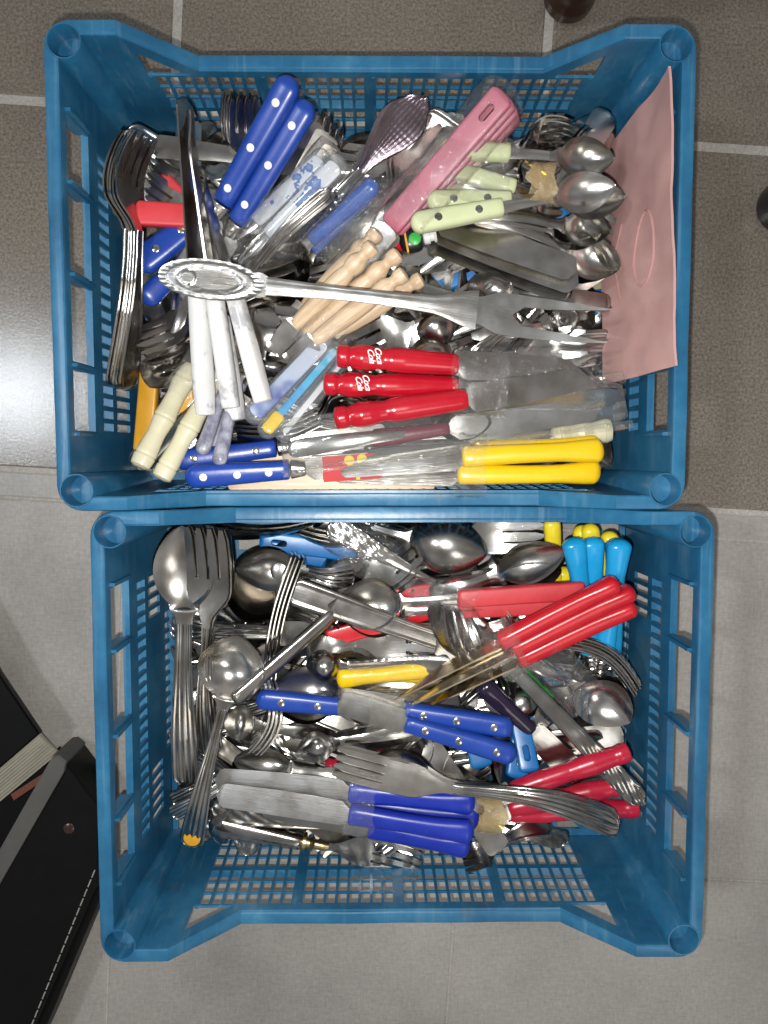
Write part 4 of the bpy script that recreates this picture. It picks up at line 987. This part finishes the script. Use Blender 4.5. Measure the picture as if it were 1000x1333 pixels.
it('table_spoon', S, 'broad steel spoon right of the dark mirror spoon', (560, 778, 6.4), (735, 716, 7.9), SS, 0, 2, (.001, -.0030, -.0032), style='plain', mat='satin', bw=.030, bf=.56, hw=.008)
it('table_spoon', S, 'dark rimmed spoon nested below the broad spoon right of the mirror spoon', (548, 800, 6.0), (730, 740, 7.0), SS, 22, 1, style='plain', mat='dark', bw=.030, bf=.56, hw=.008)
it('serving_fork', F, 'wide silver fork with tines toward the yellow handles at the top wall', (520, 700, 5.6), (708, 690, 7.0), SF, 0, 2, (0, -.002, -.003), style='plain', mat='satin', W=.0150, hf=.56, tine=.5)
it('table_fork', F, 'yellow handled fork standing left of the sky blue handles', (718, 674, 7.0), (728, 830, 4.5), PI_, 0, body='taper', hm='lemon', hf=.6, hw=.0062, hh=.0055, head='fork', W=.009, group='lemon yellow handled forks')
for lab, A, B in (('lemon yellow handle behind the left sky blue handle', (757, 684, 6.6), (768, 860, 4)), ('lemon yellow handle between the two left sky blue handles', (768, 682, 7.2), (777, 860, 4)), ('lemon yellow handle beside the rightmost sky blue handles', (794, 692, 7.0), (788, 860, 4)), ('lemon yellow handle low beside the broad spoon', (733, 738, 5.6), (740, 880, 3.6))):
    it('table_fork', F, lab, A, B, PI_, 0, body='taper', hm='lemon', hf=.6, hw=.0066, hh=.006, head='fork', W=.009, group='lemon yellow handled forks')
for lab, A, B in (('sky blue handle, leftmost of the four', (746, 700, 8.4), (784, 950, 5.0)), ('sky blue handle, second from the left', (771, 699, 8.0), (778, 950, 4.6)), ('sky blue handle, rightmost and on top', (808, 702, 8.8), (770, 955, 5.2)), ('sky blue handle just behind the rightmost one', (804, 700, 7.6), (790, 950, 4.4))):
    it('table_spoon', S, lab, A, B, PI_, 0, body='swell', hm='sky', hf=.58, hw=.0082, hh=.0066, head='longspoon', W=.013, mat='satin', group='sky blue handled spoons')
it('table_spoon', S, 'flat red handled spoon lying level above the red fan, on top of its twin', (762, 768, 8.4), (436, 790, 8.2), PI_, 0, body='slab', hm='redflat', hf=.51, hw=.0066, hh=.0055, head='longspoon', W=.0185, mat='satin', group='flat red handled spoons lying level')
it('table_spoon', S, 'flat red handled spoon lying level, hidden beneath its twin', (757, 786, 7.3), (446, 800, 7.2), PI_, 0, body='slab', hm='redflat', hf=.52, hw=.0066, hh=.0050, head='longspoon', W=.0180, mat='satin', group='flat red handled spoons lying level')
it('steak_knife', K, 'red flat handle at the left end of the level red ones', (424, 832, 7.0), (640, 772, 6.0), PI_, 0, body='slab', hm='red', hf=.66, hw=.0066, hh=.004, head='round', W=.0088, group='flat red handles lying level')
it('steak_knife', K, 'red flat handle showing above the big spoon neck', (490, 780, 6.2), (660, 752, 5.6), PI_, 0, body='slab', hm='red', hf=.66, hw=.0060, hh=.004, head='round', W=.0088, group='flat red handles lying level')
for k, (A, B, z) in enumerate((((806, 757), (512, 905), 10.6), ((826, 768), (526, 915), 9.9), ((828, 788), (538, 922), 9.3), ((812, 762), (520, 898), 8.8))):
    it('steak_knife', K, 'glossy red tapered handle of the fan crossing the blue handles, ' + ('uppermost', 'middle', 'lowest edge', 'hidden at the back')[k], (*A, z), (*B, z - 1.6), PI_, 74, body='swell', hm='red', hf=.52, hw=.0070, hh=.0064, head='point', W=.0080, mat='gold', group='glossy red tapered knives')
band('clear tape round the red fan where the blades begin', (662, 846), 9.4, 28, .022, .020, .012, 'wrap', 15)
it('table_fork', F, 'steel fork whose ribbed handle juts out past the sky blue handles', (833, 888, 7.6), (660, 790, 7.0), SF, 80, 5, (0, .0004, -.0023), style='ribbed', mat='bright', hw=.0070, W=.012, arch=.012, end='flat')
it('table_knife', K, 'dull worn steel knife crossing the bright spoon near the top left', (383, 770, 8.6), (640, 858, 7.2), SK, 0, style='edge', mat='dark', hf=.72, hw=.0098, W=.010, end='flat')
it('table_fork', F, 'thin steel fork on edge running down from the top wall', (379, 720, 8.4), (322, 972, 7.4), SF, 80, 4, (0, 0, -.0028), style='plain', mat='bright', hw=.007, W=.0115, depth=.010, arch=.004, end='flat')
it('table_knife', K, 'thick polished steel knife handle leaning over the ladle neck', (304, 913, 10.4), (462, 774, 7.6), SK, 35, style='solid', mat='dark', hf=.82, hw=.0068, W=.009)
it('table_knife', K, 'flat polished steel handle in the left middle of the heap', (228, 818, 6.4), (420, 826, 6.6), SK, 0, style='ribbed', mat='satin', hf=.7, hw=.0075, W=.009)
it('teaspoon', S, 'fluted spoon handle end at the left wall beside the big spoons', (222, 812, 7.0), (350, 822, 6.2), SS, 0, style='ribbed', mat='bright', hw=.011, bw=.026)
for lab, A, B in (('yellow handle wrapped in clear film at the centre of the heap', (438, 884, 7.4), (610, 866, 6.6)), ('second film wrapped yellow handle just below the first', (446, 876, 6.4), (612, 880, 6.0))):
    it('table_fork', F, lab, A, B, PI_, 0, body='swell', hm='yellow', hf=.72, hw=.0072, hh=.006, head='fork', W=.01, group='film wrapped yellow handles')
band('crumpled clear film round the yellow handles at the centre', (505, 878), 7.3, 3, .055, .012, .009, 'film', 17)
it('table_spoon', S, 'spoon with beaded handle edge above the yellow handles', (588, 868, 7.8), (398, 866, 7.4), SS, 180, style='beaded', mat='satin', bw=.024, bf=.28, hw=.0075)
it('table_spoon', S, 'large dark spoon rim left of the yellow handles', (600, 912, 6.6), (352, 900, 7.8), SS, 24, 3, (0, .001, -.0032), style='edge', mat='dark', bw=.038, bf=.42, hw=.008, depth=.010)
it('table_knife', K, 'navy riveted handle at the left of the taped blue group', (333, 909, 8.8), (620, 936, 7.6), PI_, 0, body='rivet', hm='bluer', hf=.52, hw=.0072, hh=.0060, head='round', W=.0085, rivets=('s', (.22, .53, .84)), group='navy riveted knives taped head to tail')
for lab, A, B, z in (('navy riveted handle, upper of the right pair of the taped blue group', (668, 948), (440, 910), 9.2), ('navy riveted handle, lower of the right pair of the taped blue group', (672, 984), (440, 914), 9.8)):
    it('table_knife', K, lab, (*A, z), (*B, z - .8), PI_, 0, body='rivet', hm='bluer', hf=.62, hw=.0074, hh=.0062, head='round', W=.0085, rivets=('s', (.18, .52, .82)), group='navy riveted knives taped head to tail')
band('clear tape joining the left and right navy riveted handles', (506, 928), 8.6, -8, .030, .017, .010, 'wrap', 19)
it('teaspoon', S, 'small polished teaspoon bowl at the left centre with bright glints', (560, 940, 7.4), (387, 978, 7.6), SS, 0, 1, style='plain', mat='bright', bw=.0235, bf=.32, hw=.0058)
it('table_knife', K, 'pale round tipped blade behind the small polished teaspoon', (400, 975, 6.2), (550, 948, 7.2), SK, 0, 2, (0, 0, -.002), style='plain', mat='bright', hf=.2, W=.0085)
it('table_spoon', S, 'nested steel spoon with stacked rims above the white blades', (490, 1016, 6.6), (304, 990, 7.8), SS, 30, 5, (0, .0004, -.0026), style='plain', mat='satin', bw=.024, bf=.46, hw=.007)
it('teaspoon', S, 'small brassy reflecting spoon bowl under the ladle neck', (430, 955, 5.4), (292, 938, 6.6), SS, 0, 1, style='plain', mat='satin', bw=.027, bf=.34, hw=.006)
for k, (A, B, z) in enumerate((((619, 1046), (280, 1015), 9.2), ((617, 1084), (282, 1034), 9.9), ((612, 1104), (340, 1050), 8.6), ((624, 1066), (330, 1034), 8.0))):
    it('table_knife', K, 'royal blue handled knife with pale blade, ' + ('upper handle', 'lower handle on top', 'lowest handle nearest the crate wall', 'mostly hidden between the others')[k], (*A, z), (*B, z - .9), PI_, (0, 0, -14, 0)[k], body='taper' if k == 9 else 'swell', hm='royal', hf=.485, hw=.0082, hh=.0054, head='round', W=.0086, mat='alu', group='royal blue handled knives')
band('glinting clear tape round the royal blue handles', (470, 1047), 10.2, -8, .018, .022, .011, 'wrap', 21)
it('serving_fork', F, 'large steel fork in front, bent handle sweeping right', (806, 1078, 10.8), (436, 992, 9.3), SF, 38, 4, (-.001, -.0017, -.0026), style='ribbed', mat='dull', W=.0112, hf=.42, hw=.0088, neck=.0035, depth=.004, arch=.020, tine=.42)
it('table_spoon', S, 'dark bluish spoon back beneath the large front fork tines', (720, 1046, 7.4), (470, 998, 8.0), SS, 180, style='plain', mat='dark', bw=.036, bf=.45)
for lab, A, B, z in (('crimson turned handle, top one at the lower right', (820, 978), (600, 1052), 8.8), ('crimson turned handle, middle one at the lower right', (812, 1022), (600, 1066), 7.8), ('crimson turned handle, lowest at the right corner', (832, 1052), (590, 1062), 7.2)):
    it('steak_knife', K, lab, (*A, z), (*B, z - .6), PI_, 0, body='redturn', hm='crimson', hf=.70, hw=.0082, head='steak', W=.008, mat='bright', group='crimson turned handles')
it('table_knife', K, 'crimson turned handle deep behind the small polished teaspoon', (424, 1000, 5.4), (560, 985, 5), PI_, 0, body='redturn', hm='crimson', hf=.7, hw=.0085, head='round', W=.008)
band('yellowed tape between royal blue and crimson handles', (636, 1060), 8.2, -6, .018, .013, .009, 'amber', 23)
it('table_knife', K, 'engraved steel knife handle slanting to the lower right', (839, 1048, 9.0), (640, 842, 8.0), SK, 0, 2, (-.001, 0, -.0028), style='ornate', mat='satin', hf=.86, hw=.0078, W=.009, end='point')
it('table_spoon', S, 'nested steel spoon right of the engraved handle', (664, 838, 8.2), (820, 938, 7.6), SS, 22, 5, (.0005, -.0008, -.0028), style='edge', mat='bright', bw=.040, bf=.50, hw=.0085, depth=.012)
it('table_knife', K, 'small green handled knife glimpsed beside the engraved handle', (668, 868, 7.6), (740, 940, 5.6), PI_, 0, body='swell', hm='green', hf=.6, hw=.008, hh=.005, head='round', W=.007)
it('table_knife', K, 'smoky purple handle slanting right of the navy pair', (625, 888, 7.2), (760, 1015, 6.8), PI_, 0, body='taper', hm='violet', hf=.5, hw=.0076, hh=.006, head='round', W=.009)
it('table_spoon', S, 'dark purple handled spoon above the navy handles', (610, 868, 7.0), (700, 930, 6), SS, 180, style='plain', mat='dark', bw=.03, bf=.5)
for lab, A, B, hw in (('azure handle ending in a hanging loop, right one', (690, 1006, 8.0), (660, 860, 5.0), .0072), ('azure handle ending in a hanging loop, left one', (672, 1014, 7.4), (690, 860, 4.6), .0080), ('azure handle tip beneath the navy pair', (628, 1000, 6.2), (600, 880, 4.6), .0085)):
    it('table_knife', K, lab, A, B, PI_, 0, body='slab', hm='azure', hf=.62, hw=hw, hh=.004, head='round', W=.008, hole=True, group='azure handles with hanging loops')
for k in range(4):
    it('table_fork', F, f'dark glossy bent handle at the centre right, {PLACE[k]}', (566 + k * 9, 786 + k * 5, 8.6 - k * .5), (650 + k * 6, 905 + k * 6, 6.6 - k * .3), SF, 55 - k * 18, style='edge', mat='dark', hw=.0095, W=.012, arch=.012, group='dark glossy bent handles')
for k in range(3):
    it('table_fork', F, f'steel fork with dark tines pointing right at the centre, {PLACE[k]}', (398, 838 + k * 5, 6.8 - k * .4), (572 - k * 10, 838 + k * 8, 7.2 - k * .5), SF, 0, style='plain', mat='satin', W=.0150, hf=.62, tine=.4, depth=.007, group='forks pointing right at the centre')
it('table_spoon', S, 'nested spoon with concentric rims near the crimson handles', (720, 905, 6.0), (654, 1024, 7.0), SS, 0, 4, (.001, .0002, -.0026), style='plain', mat='bright', bw=.032, bf=.5)
it('dinner_fork', F, 'antique fork with dark handle and brass collar nearest the lower wall', (272, 1072, 5.6), (548, 1126, 5.2), lambda L: [
    ('handle', mesh('handle', *soft_handle(0, L * .44, lambda t: .0088 - .003 * t, lambda t: .006, 2.6, .006), 'dark')),
    ('collar', mesh('collar', *lathe_handle(L * .43, L * .56, [(0, .6), (.05, 1), (.18, 1), (.2, .6), (.32, .6), (.4, .9), (.5, .5), (.8, .5), (1, .45)], .0072, .95), 'brass')),
    ('head', mesh('head', *fork_head(L * .555, L, .0115, 4, .004, .003), 'satin', True, 50))])
for k, (A, B) in enumerate((((276, 1050), (560, 1092)), ((300, 1034), (520, 1100)), ((284, 1080), (500, 1066)), ((262, 1040), (470, 1086)))):
    it('dinner_fork', F, 'antique ornate silver handle low at the left front, ' + ('topmost', 'second', 'third', 'deepest')[k], (*A, 5.6 - k * .5), (*B, 5.4 - k * .5), SF, 15 * k, style='ornate', mat='old' if k != 2 else 'bright', hw=.0092, W=.011, group='antique ornate silver handles')
it('table_fork', F, 'steel fork with bent handle curving along the lower wall', (715, 1072, 5.6), (602, 1120, 5.2), SF, 40, 4, (0, 0, -.0028), style='edge', mat='dull', hw=.009, W=.010, arch=.012)
it('table_knife', K, 'thin steel handle poking left of the ladle end', (182 + 42, 1062, 5.4), (330, 1000, 6), SK, 20, style='ribbed', mat='dull', hf=.6, hw=.0070, W=.008)
it('table_knife', K, 'second thin steel handle beside the ladle end', (224, 1045, 4.8), (330, 985, 5), SK, 20, style='ribbed', mat='satin', hf=.6, hw=.0070, W=.008)

band('clear film over the ornate handle by the top wall', (470, 712), 7.4, -30, .05, .014, .008, 'film', 61)
band('clear film round the level red handles at their left end', (575, 775), 8.2, 4, .05, .013, .009, 'film', 62)
band('clear film over dark bent handles at the centre right', (610, 830), 8.6, -50, .05, .016, .010, 'film', 63)
band('clear film over steel right of the engraved handle', (735, 880), 8.4, -48, .05, .016, .010, 'film', 64)
# ------------------------------------------------------------------ the rest of each heap, layer under layer
LAND = {0: [((330, 440), 'the white marbled handles'), ((450, 380), 'the turned beech handles'), ((500, 510), 'the crimson bottle handles'), ((700, 600), 'the bright yellow handles'), ((340, 200), 'the navy handles near the top rim'), ((580, 210), 'the rose pink handles'), ((640, 270), 'the pistachio handles'), ((770, 330), 'the bowls by the foam sheet'), ((700, 430), 'the serving fork prongs'), ((200, 300), 'the forks on the left wall'), ((190, 520), 'the amber yellow handles'), ((230, 570), 'the cream turned handles'), ((300, 600), 'the navy riveted pair at the lower wall'), ((380, 510), 'the printed clear handles'), ((540, 570), 'the blister tray')],
        1: [((250, 800), 'the big spoons at the left wall'), ((300, 880), 'the ladle bowl'), ((400, 720), 'the azure handle at the top wall'), ((590, 720), 'the dark mirror spoon'), ((790, 760), 'the sky blue handles'), ((660, 775), 'the level red handles'), ((740, 830), 'the glossy red fan'), ((490, 880), 'the film wrapped yellow handles'), ((400, 920), 'the left navy riveted handle'), ((610, 950), 'the right navy riveted pair'), ((780, 910), 'the nested spoons at the right'), ((350, 1030), 'the pale round tipped blades'), ((540, 1060), 'the royal blue handles'), ((760, 1020), 'the crimson turned handles'), ((350, 1085), 'the antique silver handles'), ((420, 970), 'the small polished teaspoon')]}
protos = {}
def proto_parts(kind, var):
    k = (kind, var)
    if k not in protos:
        st = ('plain', 'edge', 'ribbed', 'ornate')[var % 4]; mt = ('bright', 'satin', 'dull', 'dark', 'old')[(var * 2 + {'fork': 0, 'spoon': 1, 'knife': 3}[kind]) % 5]
        if kind == 'fork': protos[k] = SF(.150 + .006 * (var % 4), style=st, mat=mt, W=.0120 + .0006 * (var % 3))
        elif kind == 'spoon': protos[k] = SS(.135 + .010 * (var % 4), style=st, mat=mt, bw=.026 + .003 * (var % 4))
        else: protos[k] = SK(.165 + .006 * (var % 3), style=st, mat=mt, hf=.46, kind=('round', 'steak', 'serrated')[var % 3])
    return protos[k]
LEN = {}
used_labels = {}
def filler(ci, spots, seed):
    rnd = random.Random(seed); cx, cy = CR[ci]
    for (px, py, zc, ang) in spots:
        kind = rnd.choice(['fork', 'fork', 'spoon', 'spoon', 'knife']); var = rnd.randrange(12)
        parts = proto_parts(kind, var)
        L = max(v.co.x for v in parts[-1][1].vertices)
        p = U(px, py, zc); a = R(ang)
        dx, dy = math.cos(a) * L / 2, math.sin(a) * L / 2
        tilt = rnd.uniform(-.012, .012)
        hx, hy = .168 - abs(dx), .120 - abs(dy)      # keep the whole piece between the walls
        x = min(max(p.x - cx, -hx), hx) + cx if hx > 0 else cx
        y = min(max(p.y - cy, -hy), hy) + cy if hy > 0 else cy
        mid = Vector((x, y, p.z)); d = Vector((dx, dy, tilt))
        lm = min(LAND[ci], key=lambda q: (q[0][0] - px) ** 2 + (q[0][1] - py) ** 2)[1]
        way = ('pointing right', 'pointing up right', 'pointing up', 'pointing up left', 'pointing left', 'pointing down left', 'pointing down', 'pointing down right')[int(((ang % 360) + 22.5) // 45) % 8]
        look = {'bright': 'bright', 'satin': 'satin', 'dull': 'dull', 'dark': 'dark', 'old': 'tarnished'}
        mt = [k for k, m_ in M.items() if m_ == parts[0][1].materials[0]][0]
        base = f'{look[mt]} steel {kind} {way}, under {lm}'
        used_labels.setdefault(base, []).append((kind, parts, mid, d, rnd.uniform(-25, 25) + (180 if kind == 'spoon' and rnd.random() < .35 else 0)))
def flush():
    for base, lst in used_labels.items():
        lst.sort(key=lambda q: -q[2].z)
        for k, (kind, parts, mid, d, roll) in enumerate(lst):
            lab = base if len(lst) == 1 else base + ', ' + ('highest', 'second highest', 'third highest', 'fourth highest', 'fifth highest', 'sixth highest')[min(k, 5)] + ' such'
            root = thing({'fork': 'table_fork', 'spoon': 'table_spoon', 'knife': 'table_knife'}[kind], lab, kind, 'loose steel cutlery filling the heap')
            for p in parts: ob(p[0], p[1], root)
            put(root, mid - d, mid + d, roll)
def spots(x0, x1, y0, y1, layers, seed, zf, floor_gap=None):
    r = random.Random(seed); out = []
    for (z, nx, ny) in layers:
        for i in range(nx):
            for j in range(ny):
                px = x0 + (x1 - x0) * (i + .5 + r.uniform(-.4, .4)) / nx; py = y0 + (y1 - y0) * (j + .5 + r.uniform(-.4, .4)) / ny
                if floor_gap and any(a < px < c and b < py < d for a, b, c, d in floor_gap): continue
                out.append((px, py, min(z + r.uniform(-.3, .3), zf(px, py)), r.choice([20, 200, -30, 150, 45, 225, -60, 120, 90, 5, 180]) + r.uniform(-14, 14)))
    return out
filler(0, spots(215, 770, 195, 600, [(1.6, 4, 3), (3.4, 6, 4), (5.0, 7, 5), (6.4, 8, 5), (7.4, 7, 5)], 11, lambda x, y: 7.7), 5)
filler(1, spots(245, 800, 740, 1075, [(1.4, 4, 3), (2.6, 6, 4), (4.0, 7, 5), (5.2, 8, 5)], 23, lambda x, y: 5.5, [(330, 680, 440, 770)]), 9)
flush()

# ------------------------------------------------------------------ things round the crates
def slab(name, pts, z0, z1, mat, parent=None, inset=.0015, **props):
    """flat prism over photo points (all at height z1), with a small bevel"""
    q = [U(x, y, z1) for x, y in pts]; c = sum(q, Vector()) / len(q)
    rings = []
    for z, k in ((z0, 0), (z1 - .15, 0), (z1, inset)):
        rings.append([tuple(Vector((p.x, p.y, z / 100)) + (Vector((c.x - p.x, c.y - p.y, 0)).normalized() * k)) for p in q])
    v, f = loft(rings)
    return ob(name, mesh(name, v, f, mat, False), parent, **props)
bag = thing('leather_case', 'black glossy leather case with stitched edge, partly under the nearer crate rim', 'case')
slab('case_body', [(84, 990), (128, 1048), (127, 1150), (47, 1333), (-10, 1460), (-170, 1460), (-60, 1260)], .05, 4.0, 'leather', bag)
slab('case_edge', [(127, 1140), (131, 1168), (60, 1338), (5, 1460), (-12, 1460), (43, 1333)], .05, 3.3, 'leather', bag)
slab('cloth_trim', [(68, 985), (76, 984), (86, 992), (84, 1004), (5, 1142), (-60, 1262), (-92, 1262), (-10, 1122)], .05, 4.25, 'greytrim', bag)
slab('gap_shade', [(82, 986), (-60, 1262), (-90, 1262), (-90, 1100), (-60, 1080), (0, 1034), (74, 975)], .1, .8, 'leather', bag)  # black sheet painting the shade in the gap beside the book
st = []
P0, P1 = U(124, 1132, 4.0), U(40, 1338, 4.0)
for k in range(17):
    a = P0.lerp(P1, k / 17) + Vector((0, 0, .0006)); b = P0.lerp(P1, (k + .78) / 17) + Vector((0, 0, .0006))
    if k == 0: sm = None
    ob('stitch', mesh('stitch', *tube([a, (a + b) / 2 + Vector((0, 0, .0006)), b], .00055, 6), 'stitch'), bag)
ob('reflection_spot', mesh('reflection_spot', *disc(0, 0, 0, .0042, .0012, 18), 'brownp'), bag).location = U(90, 1078, 4.0)  # small disc standing in for a reflected spot on the leather
book = thing('book', 'dark covered book with thick aged pages beside the black case', 'book')
slab('cover', [(-60, 770), (0, 880), (51, 956), (0, 1000), (-60, 1040)], 3.1, 3.6, 'leather', book)
for k in range(9):
    q = (k + 1) / 9; mixp = lambda a, b: (a[0] + (b[0] - a[0]) * q, a[1] + (b[1] - a[1]) * q)
    slab('page_sheaf', [mixp((-60, 1044), (-60, 1090)), mixp((0, 1002), (0, 1044)), mixp((51, 958), (77, 980)), (50, 950), (-60, 1000)], 2.9 - k * .24, 3.03 - k * .24, 'paper', book, .0005)
ob('paper_slip', mesh('paper_slip', *merge(([tuple(U(x, y, z)) for x, y, z in ((14, 1034, 1.0), (70, 998, 1.6), (74, 1004, 1.6), (18, 1042, 1.0), (14, 1034, .9), (70, 998, 1.5), (74, 1004, 1.5), (18, 1042, .9))], [(0, 1, 2, 3), (7, 6, 5, 4), (0, 4, 5, 1), (2, 6, 7, 3)])), 'redpaper', False), None, label='orange red slip of paper between book and black case', category='paper')
leg = thing('furniture_leg', 'dark brown rounded furniture leg standing on the tiles above the crates', 'furniture leg')
c = U(738, 2, 0)
o = ob('foot', mesh('foot', *lathe_handle(0, .05, [(0, .75), (.04, .9), (.12, 1), (.3, 1.0), (.5, .92), (1, .9)], .0195, 1.0), 'brownp'), leg)
o2 = ob('shaft', mesh('shaft', *lathe_handle(.05, .30, [(0, .9), (.1, 1), (.15, .85), (1, .95)], .0185, 1.0), 'brownp'), leg)
leg.location = c; leg.rotation_euler.y = R(-90)
cap = thing('rubber_foot', 'black rounded chair foot at the right edge beside the foam sheet crate', 'chair foot')
ob('foot_pad', mesh('foot_pad', *lathe_handle(0, .03, [(0, .85), (.1, .97), (.3, 1), (.8, 1), (1, .9)], .020, 1.0), 'black'), cap)
ob('foot_stem', mesh('foot_stem', *lathe_handle(.03, .2, [(0, .8), (.1, .7), (1, .7)], .020, 1.0), 'black'), cap)
cap.location = U(1014, 272, 0); cap.rotation_euler.y = R(-90)
print('objects', len(bpy.data.objects), 'tris', sum(len(o.data.polygons) * 2 for o in bpy.data.objects if o.type == 'MESH'))
